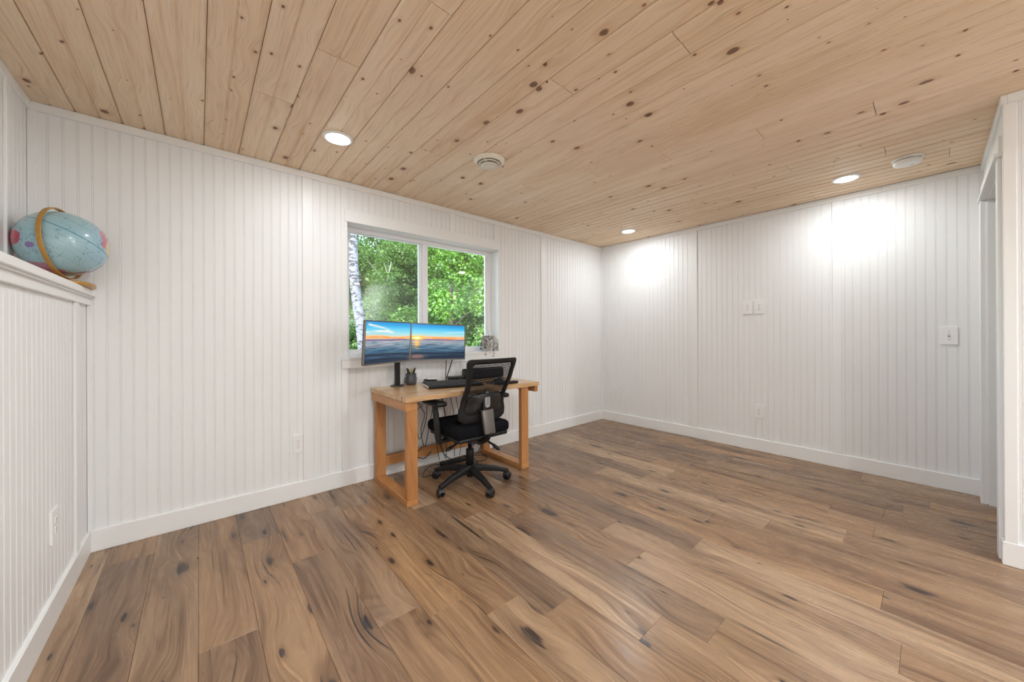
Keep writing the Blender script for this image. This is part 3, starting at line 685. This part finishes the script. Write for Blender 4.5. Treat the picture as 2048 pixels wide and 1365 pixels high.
def caster(x, y, rz):
    c_ = MB().lathe([(0, .082), (.006, .082), (.006, .062), (.012, .060), (.012, .05)], 14, cap=False).build('caster', BLACK, ch, loc=(x, y, 0), rot=(0, 0, rz))
    for s in (-1, 1): MB().lathe([(0, s*.004), (.024, s*.004), (.0305, s*.007), (.0305, s*.021), (.026, s*.025), (.010, s*.026), (0, s*.026)], 28, c=(0, 0, .0305), axis=1, cap=False).build('wheel', BLACKG, c_)
    hd = [(.034*math.cos(R(a)), .0305+.034*math.sin(R(a))) for a in range(20, 161, 14)]; hd += [(.031*math.cos(R(a)), .0305+.031*math.sin(R(a))) for a in range(160, 19, -14)]
    MB().prism(hd, 1, -.020, .020).build('hood', DARKG, c_)
for i in range(5):
    a = R(48+72*i)
    o = lg if i == 0 else lg.copy()
    if i: COL.objects.link(o); o.parent = ch
    o.rotation_euler = (0, 0, a); caster(.305*math.cos(a), .305*math.sin(a), a+[.5, .2, 1.2, 1.9, .7][i])
MB().lathe([(0, .14), (.032, .14), (.0315, .27), (.030, .275), (.016, .276), (.016, .40), (0, .40)], 28, cap=False).build('gas_column', BLACK, ch)
bevel(MB().box(-.075, .075, -.13, .09, .345, .395).build('tilt_mechanism', DARKG, ch), .008)
MB().tube([(.045, -.10, .352), (.07, -.135, .345), (.05, -.155, .335), (.03, -.13, .325)], .004, 8, 5).build('tilt_spring', METAL, ch)
for k in range(7): MB().lathe([(.020, -.004), (.024, -.004), (.024, .0), (.020, .0)], 16, c=(.04+k*.007, -.06, .335), axis=0).build('spring_coil', DARKG, ch)
def lever(pts, rad, pad0, pad1):
    l = MB().tube(pts, rad, 8, 5).build('lever', BLACK, ch)
    p, q = Vector(pad0), Vector(pad1); MB().tube([p, p.lerp(q, .25), p.lerp(q, .7), q], [.006, .013, .014, .005], 12).build('paddle', BLACK, l)
lever([(-.06, 0, .36), (-.12, -.01, .345), (-.18, -.02, .325)], .008, (-.165, -.018, .332), (-.235, -.03, .312))
lever([(.06, -.06, .36), (.10, -.10, .335), (.13, -.14, .31)], .008, (.12, -.13, .318), (.155, -.185, .275))
seat = MB().box(-.245, .245, -.21, .26, .415, .505).build('seat_cushion', SOFTB, ch)
sm_ = seat.modifiers.new('sub', 'SUBSURF'); sm_.subdivision_type = 'SIMPLE'; sm_.levels = sm_.render_levels = 3
bevel(seat, .035, 4)
seat.modifiers.move(1, 0)
bevel(MB().box(-.225, .225, -.20, .235, .392, .425).build('seat_pan', BLACK, ch), .012)
for s in (-1, 1):
    a_ = MB().prism([(-.012, .36), (.05, .36), (.058, .42), (.052, .655), (.012, .655), (-.002, .43)], 0, -.014, .014)
    for i, vv in enumerate(a_.v): a_.v[i] = (s*(.262+.032*(vv[2]-.36)/.3)+vv[0], vv[1], vv[2])
    po = bevel(a_.build('arm_post', BLACK, ch), .005)
    MB().box(min(s*.10, s*.275), max(s*.10, s*.275), .005, .055, .362, .386, .004).build('arm_bracket', BLACK, ch)
    pd = MB().box(s*.297-.045, s*.297+.045, -.09, .15, .655, .690).build('arm_pad', BLACK, ch); bevel(pd, .016, 3)

BZ0, BZ1 = .527, 1.004
def byl(z, x):
    t = (z-BZ0)/(BZ1-BZ0)
    y = -.185-.055*sstep(0, .18, t)*0 - .15*t + .035*math.exp(-((t-.33)/.22)**2)
    return y + .55*x*x
def hw(z):
    t = (z-BZ0)/(BZ1-BZ0)
    ks_ = [(0, .185), (.06, .208), (.15, .212), (.30, .196), (.5, .194), (.75, .208), (.95, .222), (1, .222)]
    for (a, b), (c_, d_) in zip(ks_[:-1], ks_[1:]):
        if t <= c_: return b+(d_-b)*sstep(a, c_, t)*1.0
    return ks_[-1][1]
def loop(zlo, zhi, inset, rad, n=20):
    """points round the back, clockwise from the lower left; inset from the side outline"""
    pts = []
    for i in range(n): pts.append((-1, zlo+(zhi-zlo)*i/n))
    for i in range(n): pts.append((-1+2*i/n, zhi))
    for i in range(n): pts.append((1, zhi-(zhi-zlo)*i/n))
    for i in range(n): pts.append((1-2*i/n, zlo))
    out = []
    for u, z in pts:
        x = u*(hw(z)-inset)
        # round the corners
        w = hw(z)-inset; dx = w-abs(x); dz = min(z-zlo, zhi-z)
        if dx < rad and dz < rad:
            cx = (w-rad)*math.copysign(1, x); cz = zlo+rad if z-zlo < rad else zhi-rad
            vx, vz = x-cx, z-cz; L = math.hypot(vx, vz) or 1; x, z = cx+vx/L*rad*1.0, cz+vz/L*rad
        out.append((x, z))
    return out
def ringmesh(outer, inner, yo, yi):
    n = len(outer); vs = []
    for lp, off in ((outer, yo), (inner, yo), (inner, yi), (outer, yi)):
        vs += [(x, byl(z, x)+off, z) for x, z in lp]
    fs = []
    for a in range(4):
        b = (a+1) % 4
        fs += [(a*n+i, a*n+(i+1) % n, b*n+(i+1) % n, b*n+i) for i in range(n)]
    return MB().add(vs, fs, False)
fo = loop(BZ0, BZ1, 0, .022); fi = loop(.605, .970, .034, .035)
bf = bevel(ringmesh(fo, fi, -.012, .012).build('back_frame', BLACK, ch), .004, 2)
# woven back: horizontal strands
mb = MB()
for k in range(44):
    z = .612+k*(.968-.612)/43
    w = hw(z)-.030
    top = [(-w+2*w*i/10) for i in range(11)]
    vs = []
    for x in top: vs += [(x, byl(z-.0028, x)+.004, z-.0028), (x, byl(z+.0028, x)+.004, z+.0028), (x, byl(z+.0028, x)+.0055, z+.0028), (x, byl(z-.0028, x)+.0055, z-.0028)]
    mb.add(vs, [(i*4+a, i*4+(a+1) % 4, (i+1)*4+(a+1) % 4, (i+1)*4+a) for i in range(10) for a in range(4)])
ms = mb.build('mesh_strands', SOFTB, ch); ms['kind'] = 'stuff'
# lumbar plate, rim, badge and bracket seen from behind
lo_ = [(x*.96, z) for x, z in loop(.588, .725, .030, .05)]
def plate(lp, y0, y1, bow=0.0):
    n = len(lp); c0 = (sum(p[0] for p in lp)/n, sum(p[1] for p in lp)/n)
    lp2 = [(x, z+bow*(1-(x/.17)**2)*sstep(.66, .72, z)) for x, z in lp]
    vs = [(x, byl(z, x)+y0, z) for x, z in lp2]+[(x*.93, byl(z, x*.93)+y0-.006, c0[1]+(z-c0[1])*.93) for x, z in lp2]+[(c0[0], byl(c0[1], 0)+y0-.009, c0[1])]+[(x, byl(z, x)+y1, z) for x, z in lp2]
    fs = [(i, (i+1) % n, n+(i+1) % n, n+i) for i in range(n)]+[(n+i, n+(i+1) % n, 2*n) for i in range(n)]+[(i, (i+1) % n, 2*n+1+(i+1) % n, 2*n+1+i) for i in range(n)]
    return MB().add(vs, fs, True)
plate(lo_, -.013, .002, .022).build('lumbar_plate', BLACKG, ch)
yb = byl(.69, 0)-.026
def oval(w, h, y0, y1, zc, n=32):
    lp = []
    for k in range(n):
        a = 2*math.pi*k/n; lp.append((w*math.cos(a), zc+(h-w)*math.copysign(1, math.sin(a))*(1 if abs(math.sin(a)) > 1e-6 else 0)+w*math.sin(a)))
    return MB().prism([(x, z) for x, z in lp], 1, y0, y1)
bevel(oval(.036, .088, yb-.006, yb+.020, .674).build('spine', BLACKG, ch), .004)
bg_ = bevel(oval(.0225, .058, yb-.0105, yb-.004, .693).build('badge', BADGE, ch), .002)
for k in range(8): MB().box(-.014, .014, yb-.0115, yb-.0100, .6565+k*.0098, .6605+k*.0098).build('badge_rib', GREYB, bg_)
br = MB().add([(-.050, yb-.012, .618), (.050, yb-.012, .618), (.046, yb-.046, .448), (-.046, yb-.046, .448), (-.050, yb+.012, .618), (.050, yb+.012, .618), (.046, yb-.018, .448), (-.046, yb-.018, .448)], [(0,1,2,3), (4,7,6,5), (0,4,5,1), (1,5,6,2), (2,6,7,3), (3,7,4,0)]).build('back_bracket', GREYB, ch); bevel(br, .002)
MB().tube([(0, yb-.030, .462), (0, yb-.01, .41), (0, yb+.05, .375), (0, -.10, .368)], .018, 10, 5).build('back_bar', BLACK, ch)

# ------------------------------------------------------------------ globe on the ledge
GC = Vector((-.496, 2.754, 1.626)); GR = .1524
gl = empty('globe', (GC.x, GC.y, 1.425)); tag(gl, 'pale blue desk globe in a gold ring mount on the ledge', 'globe')
gz = GC.z-1.425
n_ = (Vector((0, 0, CAM_H))-GC).normalized(); e_ = Vector((0, 0, 1)).cross(n_).normalized(); u_ = n_.cross(e_)
nu, nv = 320, 160
g = MB(); vs = [];
for j in range(nv+1):
    th = math.pi*j/nv
    for i in range(nu): ph = 2*math.pi*i/nu; vs.append((math.sin(th)*math.cos(ph), math.sin(th)*math.sin(ph), math.cos(th)))
g.add([tuple(GR*x for x in q) for q in vs], [(j*nu+i, j*nu+(i+1) % nu, (j+1)*nu+(i+1) % nu, (j+1)*nu+i) for j in range(nv) for i in range(nu)], True)
for i in range(len(g.v)): g.v[i] = (g.v[i][0], g.v[i][1], g.v[i][2]+gz)
ball = g.build('ball', attr_mat('globe_print', .28, coat=.6), gl, fix=False)
kk = Vector((.474, .842, -.256)).normalized()
def gcol(p):
    p = Vector(p); a, b, c = p.dot(e_), p.dot(u_), p.dot(n_)
    q = Vector((a, b, c)); nz = mnoise.fractal(q*2.2, 1.0, 2.0, 5); n2 = mnoise.noise(q*26); n3 = mnoise.noise(Vector((a*30, b*95, c*30)))
    col = lerp((150, 188, 198), (172, 204, 210), .5+.5*mnoise.noise(q*1.7))
    col = lerp(col, (150, 188, 215), sstep(.2, .9, a)*.5)
    def land(ca, cb, ra, rb, rgb):
        nonlocal col
        d = math.hypot((a-ca)/ra, (b-cb)/rb)-.55*nz
        if c > -.2: col = lerp(col, rgb, sstep(1.05, .95, d)); 
        return d
    land(-.94, -.02, .13, .25, (205, 70, 95)); land(-.62, -.12, .09, .10, (140, 110, 165)); land(-.45, -.72, .28, .12, (190, 130, 150)); land(-.25, -.86, .35, .10, (200, 110, 130))
    land(.90, .28, .16, .32, (200, 120, 135)); land(.97, -.05, .10, .25, (205, 190, 150)); land(.98, -.45, .10, .2, (195, 160, 170))
    edge = b+.93-.30*max(0, a)**2*1.4+.05*nz
    if a > -.1: col = lerp(col, (122, 95, 125), sstep(.075, .05, edge)); col = lerp(col, (190, 180, 170), sstep(.045, .02, edge))
    if c < -.15: col = lerp(col, (205, 165, 120), sstep(.12, .2, nz)); 
    # lines of latitude and the heavy curve
    d = abs(p_k(q)-.18); col = lerp(col, (30, 110, 145), sstep(.015, .006, d)*.9)
    for L in (-.55, -.2, .52, .8):
        d = abs(p_k(q)-L); col = lerp(col, (95, 130, 145), sstep(.006, .002, d)*.6)
    txt = sstep(.26, .42, n3)*sstep(.02, .25, mnoise.noise(q*5.5+Vector((3, 1, 4))))
    col = lerp(col, (45, 55, 85), txt*.75)
    col = lerp(col, (60, 70, 90), sstep(.62, .75, n2)*.4)
    return srgb(col)
def p_k(q): return q.dot(kk)
ca = ball.data.color_attributes.new('Col', 'FLOAT_COLOR', 'POINT'); arr = np.ones((len(vs), 4), dtype=np.float32)
for i, q in enumerate(vs): arr[i, :3] = gcol(q)
ca.data.foreach_set('color', arr.ravel())
GOLD = plain('globe_gold_mount', (.50, .26, .06), .36, metal=.35, var=.15, bscale=40)
th = R(76); w_ = Vector((math.cos(th), math.sin(th), 0)); nr = Vector((-math.sin(th), math.cos(th), 0))
def ringband(r0, r1, hwid, tilt=0.0, a0=0, a1=2*math.pi, n=96):
    vs = []; fs = []
    ax = (nr+Vector((0, 0, tilt))).normalized(); v2 = ax.cross(w_).normalized()
    closed = abs(a1-a0-2*math.pi) < 1e-6
    for i in range(n+(0 if closed else 1)):
        a = a0+(a1-a0)*i/n; dv = w_*math.cos(a)+v2*math.sin(a)
        for r_, h_ in ((r0, -hwid), (r0, hwid), (r1, hwid), (r1, -hwid)): vs.append(Vector((0, 0, gz))+dv*r_+ax*h_)
    m_ = n if closed else n
    k_ = len(vs)//4
    for i in range(m_):
        j = (i+1) % k_
        fs += [(i*4+b, i*4+(b+1) % 4, j*4+(b+1) % 4, j*4+b) for b in range(4)]
    return MB().add(vs, fs, True)
bevel(ringband(.1640, .1700, .0085, -.10).build('meridian_ring', GOLD, gl), .0015)
for s in (-1, 1): 
    pv = w_*s; MB().tube([Vector((0, 0, gz))+pv*.150, Vector((0, 0, gz))+pv*.176], .006, 12).build('pivot', GOLD, gl)
MB().tube([(0, 0, .006), (0, 0, .018), (.0, .0, .034)], [.030, .016, .010], 20).build('neck', GOLD, gl)
vs = []
bp = [(.012+.082*math.copysign(abs(math.cos(a))**.7, math.cos(a)), .045+.145*math.copysign(abs(math.sin(a))**.7, math.sin(a))) for a in [2*math.pi*k/36 for k in range(36)]]
bevel(MB().prism(bp, 2, .0005, .020).build('base', GOLD, gl), .005)

# ------------------------------------------------------------------ trailing plant on the window sill
pl = empty('potted_plant', (2.292, 3.035, w2)); pl.scale = (1.25, 1.1, 1.15); tag(pl, 'white pot of trailing variegated vine on the window sill', 'plant')
MB().lathe([(0, 0), (.038, 0), (.040, .003), (.055, .095), (.057, .10), (.053, .10), (.050, .088), (0, .085)], 36, cap=False).build('pot', plain('white_ceramic', (.72, .70, .68), .3), pl)
LV = bpy.data.materials.new('variegated_leaf'); t = NT(LV); gi = t.n('ShaderNodeNewGeometry')
colr = t.ramp(gi.outputs['Random Per Island'], [(.0, (.82, .80, .77)), (.4, (.72, .70, .66)), (.66, (.07, .075, .065)), (.78, (.02, .025, .02)), (.86, (.60, .55, .52)), (1, (.85, .82, .8))], 'CONSTANT')
pb = t.n('ShaderNodeBsdfPrincipled', {'Base Color': colr, 'Roughness': .45}); t.out(pb.outputs[0])
rg = random.Random(3)
stems = MB(); leaves = MB()
def leaf(mb, p, d, up_, L, W):
    d = d.normalized(); s_ = d.cross(up_).normalized(); 
    mb.add([p, p+d*L*.5+s_*W-up_*.0+Vector((0, 0, .002)), p+d*L, p+d*L*.5-s_*W+Vector((0, 0, .002))], [(0, 1, 2), (0, 2, 3)])
for k in range(30):
    a = rg.uniform(0, 2*math.pi) if k > 16 else rg.uniform(R(190), R(350))
    rad = rg.uniform(.045, .085); drop = rg.uniform(.03, .16); dx, dy = math.cos(a), math.sin(a)
    if dy > 0: drop = min(drop, .07); rad = min(rad, .06)
    pts = [Vector((dx*.02, dy*.02, .09)), Vector((dx*rad*.5, dy*rad*.5, .125+rg.uniform(0, .02))), Vector((dx*rad*.95, dy*rad*.95, .105)), Vector((dx*rad*1.05, dy*rad*1.05, .105-drop*.6)), Vector((dx*rad*1.05+rg.uniform(-.01, .01), dy*rad*1.05, .105-drop))]
    stems.tube(pts, .0014, 5, 3)
    for i in range(10):
        q = i/9*3.999; j = int(q); p = pts[j].lerp(pts[j+1], q-j)
        for s in (-1, 1): leaf(leaves, p, Vector((rg.uniform(-1, 1), rg.uniform(-1, .6), rg.uniform(-.8, .6))), Vector((rg.uniform(-.4, .4), rg.uniform(-.9, .1), rg.uniform(.3, 1))).normalized(), rg.uniform(.013, .022), rg.uniform(.006, .0095))
pts = [Vector((-.03, -.02, .10)), Vector((-.08, -.03, .135)), Vector((-.15, -.035, .165)), Vector((-.24, -.04, .18))]
stems.tube(pts, .0016, 5, 4)
stems.build('stems', plain('vine_stem', (.32, .30, .24), .6), pl); lv = leaves.build('leaves', LV, pl, fix=False); lv['kind'] = 'stuff'

# ------------------------------------------------------------------ outside: ground, birch and woodland
GRD = bpy.data.materials.new('woodland_floor'); t = NT(GRD); tc = t.n('ShaderNodeTexCoord'); nz_ = t.n('ShaderNodeTexNoise', {'Vector': tc.outputs['Object'], 'Scale': 3.0, 'Detail': 6.0})
pb = t.n('ShaderNodeBsdfPrincipled', {'Base Color': t.ramp(nz_.outputs[0], [(.3, (.03, .07, .015)), (.5, (.07, .14, .03)), (.7, (.09, .07, .04))]), 'Roughness': .95}); t.out(pb.outputs[0])
struct(MB().grid(lambda p, q: (-25+60*p, 3.3+45*q, -.35+.15*mnoise.noise(Vector((p*20, q*20, 0)))), 40, 40).build('ground', GRD), 'green woodland ground outside the window')
BOUNCE_GRAV = plain('pale_bounce_gravel', (.52, .50, .46), .95, var=.35, bscale=60, bump=1.0)
struct(MB().grid(lambda p, q: (-8+22*p, 3.16+3.6*q, -.165+.02*mnoise.noise(Vector((p*40, q*12, 3)))), 60, 14).build('bounce_strip', BOUNCE_GRAV), 'unseen pale gravel strip added along the house to bounce light indoors')  # hidden below the sill line; added to bounce daylight up onto the ceiling
def leafmat(name, c0, c1, c2):
    mt = bpy.data.materials.new(name); t = NT(mt); gi = t.n('ShaderNodeNewGeometry')
    col = t.ramp(gi.outputs['Random Per Island'], [(0, c0), (.5, c1), (1, c2)])
    df = t.n('ShaderNodeBsdfDiffuse', {'Color': col}); tl = t.n('ShaderNodeBsdfTranslucent', {'Color': t.mix(1.0, col, (1.0, 1.15, .5, 1), 'MULTIPLY')})
    gs = t.n('ShaderNodeBsdfGlossy', {'Color': (1, 1, 1, 1), 'Roughness': .45})
    m1 = t.n('ShaderNodeMixShader', {0: .36, 1: df.outputs[0], 2: tl.outputs[0]}); m2 = t.n('ShaderNodeMixShader', {0: .04, 1: m1.outputs[0], 2: gs.outputs[0]}); t.out(m2.outputs[0]); return mt
LEAF = [leafmat('maple_leaf_bright', (.045, .12, .012), (.10, .22, .02), (.20, .33, .04)), leafmat('leaf_mid_green', (.06, .13, .022), (.10, .20, .03), (.17, .29, .05)), leafmat('leaf_blue_green', (.04, .12, .03), (.07, .18, .045), (.12, .24, .08))]
BARK = plain('grey_brown_bark', (.10, .075, .055), .9, var=.5, bscale=18, bump=1.0)
PALEB = plain('pale_sapling_bark', (.35, .32, .28), .8, var=.3, bscale=18)
BIRCH = bpy.data.materials.new('birch_bark'); t = NT(BIRCH); tc = t.n('ShaderNodeTexCoord'); mp = t.n('ShaderNodeMapping', {'Vector': tc.outputs['Object'], 'Scale': (9, 9, 22)})
nz_ = t.n('ShaderNodeTexNoise', {'Vector': mp.outputs[0], 'Scale': 1.6, 'Detail': 4.0, 'Roughness': .7}); n2_ = t.n('ShaderNodeTexNoise', {'Vector': tc.outputs['Object'], 'Scale': 5.0, 'Detail': 2.0})
f_ = t.math('ADD', nz_.outputs[0], t.math('MULTIPLY', t.math('SUBTRACT', n2_.outputs[0], .5), .35))
pb = t.n('ShaderNodeBsdfPrincipled', {'Base Color': t.ramp(f_, [(.0, (.22, .215, .225)), (.48, (.25, .245, .255)), (.53, (.08, .075, .08)), (.64, (.015, .015, .015)), (.72, (.2, .195, .195))]), 'Roughness': .8}); t.out(pb.outputs[0])

def leafcloud(n, clumps, size, seed):
    rs = np.random.RandomState(seed)
    cl = np.array(clumps); w = cl[:, 3]**2*1.0; k = rs.choice(len(cl), n, p=w/w.sum())
    d = rs.normal(size=(n, 3)); d /= np.linalg.norm(d, axis=1)[:, None]; r_ = rs.uniform(.25, 1, n)**.5
    sq = cl[k, 4][:, None] if cl.shape[1] > 4 else .8
    c = cl[k, :3]+d*(r_*cl[k, 3])[:, None]*np.concatenate([np.ones((n, 2)), np.full((n, 1), .75)], 1)
    nrm = d*.5+rs.normal(size=(n, 3))*.6+np.array([0, -.15, .75]); nrm /= np.linalg.norm(nrm, axis=1)[:, None]
    t1 = np.cross(nrm, rs.normal(size=(n, 3))); t1 /= np.linalg.norm(t1, axis=1)[:, None]; t2 = np.cross(nrm, t1)
    L = size*rs.uniform(.6, 1.3, n)[:, None]; W = L*.36
    v0, v2 = c-t1*L*.5, c+t1*L*.5; v1, v3 = c+t2*W+nrm*L*.08, c-t2*W+nrm*L*.08
    V = np.stack([v0, v1, v2, v3], 1).reshape(-1, 3)
    me = bpy.data.meshes.new('foliage'); me.vertices.add(4*n); me.vertices.foreach_set('co', V.ravel().astype(np.float32))
    me.loops.add(4*n); me.loops.foreach_set('vertex_index', np.arange(4*n, dtype=np.int32)); me.polygons.add(n)
    me.polygons.foreach_set('loop_start', np.arange(0, 4*n, 4, dtype=np.int32)); me.update(calc_edges=True)
    return me
def crown(seed, hgt, rad, base, nclump, n, size):
    rg = random.Random(seed); cl = []
    for i in range(nclump):
        z = base+(hgt-base)*rg.random()**.85; f = (z-base)/(hgt-base); rr = rad*(1.05-.75*f)*(.6+.4*min(1, f*4)); a = rg.uniform(0, 6.283); q = rr*math.sqrt(rg.random())
        cl.append((q*math.cos(a), q*math.sin(a), z, rg.uniform(.28, .55)*rad*.55, 1))
    return leafcloud(n, cl, size, seed), cl
def trunkmesh(path, r0, r1, seg=10):
    return MB().tube(path, [r0, r0*.85+r1*.15, (r0+r1)/2, r1], seg, 5)
def tree(name, label, x, y, crn, mats, path, r0, r1, bark, group=None, rz=0.0, sc_=1.0, cat='tree', nbr=6):
    t = empty(name, (x, y, -.35), rz); t.scale = (sc_,)*3; tag(t, label, cat, group)
    me, cl = crn
    if path: 
        tk = trunkmesh(path, r0, r1).build('trunk', bark, t)
        rg = random.Random(int(x*100)+int(y*10))
        for c in rg.sample(cl, min(nbr, len(cl))):
            z0 = max(.3, c[2]*.72); P = [Vector(p) for p in path]; hz_ = P[-1].z or 1; f = min(.95, z0/hz_)*(len(P)-1); i = int(f); b = P[i].lerp(P[min(i+1, len(P)-1)], f-i)
            e = Vector(c[:3]); MB().tube([b, b.lerp(e, .5)+Vector((0, 0, .08)), e], [r0*.35, r0*.22, r0*.08], 6, 4).build('branch', bark, tk)
    fo_ = bpy.data.objects.new('foliage', me); COL.objects.link(fo_); fo_.parent = t; fo_['kind'] = 'stuff'
    if not me.materials: me.materials.append(mats)
    return t
def at(px, depth):
    r_ = (px-1024)/F_PX; d_ = fw+rt0*r_; return d_.x*depth, d_.y*depth
# birch close by on the left of the window
bx_, by_ = at(712, 6.0)
def bpt(px, py, depth=6.0):
    x, y = at(px, depth); return (x-bx_, y-by_, CAM_H+(CY-py)/F_PX*depth+.35)
bt = empty('birch_tree', (bx_, by_, -.35)); tag(bt, 'white birch with black flecked bark just outside the window', 'tree')
tk = MB().tube([bpt(734, 830), bpt(728, 720), bpt(722, 660), bpt(714, 600), bpt(708, 540), bpt(706, 480), bpt(703, 400), bpt(700, 300)], [.088, .084, .082, .08, .078, .076, .07, .06], 14, 5).build('trunk', BIRCH, bt)
MB().tube([bpt(709, 565), bpt(700, 535, 6.05), bpt(692, 505, 6.1), bpt(680, 470, 6.2)], [.05, .055, .05, .045], 12, 4).build('fork', BIRCH, tk)
fo_ = bpy.data.objects.new('foliage', leafcloud(2600, [(.2, .3, 4.4, .9, 1), (-.5, .2, 4.6, .8, 1), (.6, 0, 4.9, .8, 1)], .075, 99)); COL.objects.link(fo_); fo_.parent = bt; fo_.data.materials.append(LEAF[1]); fo_['kind'] = 'stuff'
# young maple in the right sash
mx_, my_ = at(905, 8.2)
mc = crown(5, 4.6, 1.5, .4, 44, 15000, .078)
mp_ = tree('maple_tree', 'young bright green maple with a thin dark trunk behind the right sash', mx_, my_, mc, LEAF[0], [(.05, 0, 0), (0, 0, 1.2), (-.03, 0, 2.4), (.04, 0, 3.6), (.1, 0, 4.5)], .05, .012, BARK, nbr=12)
# pale leaning sapling
sx_, sy_ = at(752, 9.0)
tree('leaning_sapling', 'pale thin sapling leaning between the birch and the window post', sx_, sy_, crown(8, 4.2, 1.0, 2.0, 14, 2600, .07), LEAF[1], [(-.3, 0, 0), (-.22, 0, 1.4), (-.05, .0, 2.2), (.25, 0, 2.8), (.4, 0, 3.4)], .03, .01, PALEB, nbr=3)
C1 = crown(11, 5.2, 1.9, .9, 60, 17000, .085); C2 = crown(12, 6.0, 2.2, 1.3, 66, 20000, .09); C3 = crown(13, 5.6, 2.1, .5, 60, 17000, .09); S1 = crown(14, 2.0, 1.2, .1, 30, 9500, .07); S2 = crown(15, 1.7, 1.1, .1, 28, 9000, .07)
TP = [(0, 0, 0), (.05, .03, 1.6), (-.04, 0, 3.2), (.05, 0, 4.9)]
T1 = 'leafy green woodland tree in the dense stand behind the birch'
for i, (px, dp, cr, mt, s_) in enumerate([(788, 11.5, C2, 1, .74), (822, 12.5, C1, 1, .92), (745, 12, C1, 1, .8), (700, 13, C2, 1, .85), (870, 12.5, C3, 0, .85), (950, 11, C3, 0, .8), (985, 14, C2, 1, .9), (905, 15, C2, 1, .9), (760, 16, C2, 1, 1.0), (840, 17, C1, 1, 1.15), (715, 18, C3, 0, 1.1), (960, 18, C1, 1, 1.2), (1010, 12, C1, 1, 1.0), (660, 11, C1, 1, 1.0), (800, 21, C2, 1, 1.2), (890, 22, C2, 1, 1.3), (720, 23, C2, 1, 1.2), (980, 23, C1, 1, 1.4)]):
    x, y = at(px, dp); tree('woodland_tree', T1, x, y, cr, LEAF[mt], TP, .085 if i < 8 else .12, .02, BARK, 'trees of the woodland', rz=i*1.7, sc_=s_*.97, nbr=5)
TS = 'low leafy shrub of the undergrowth outside the window'
for i, (px, dp, cr, mt) in enumerate([(745, 8.5, S1, 1), (800, 9.2, S2, 1), (850, 8.8, S1, 2), (700, 8.0, S2, 2), (940, 8.6, S1, 0), (985, 7.8, S2, 2), (880, 10, S2, 1), (820, 10.5, S1, 1), (765, 10.5, S1, 2), (960, 10, S1, 1), (1005, 9.5, S1, 2)]):
    x, y = at(px, dp); tree('shrub', TS, x, y, cr, LEAF[mt], None, 0, 0, BARK, 'shrubs of the undergrowth', rz=i*2.3, cat='shrub')
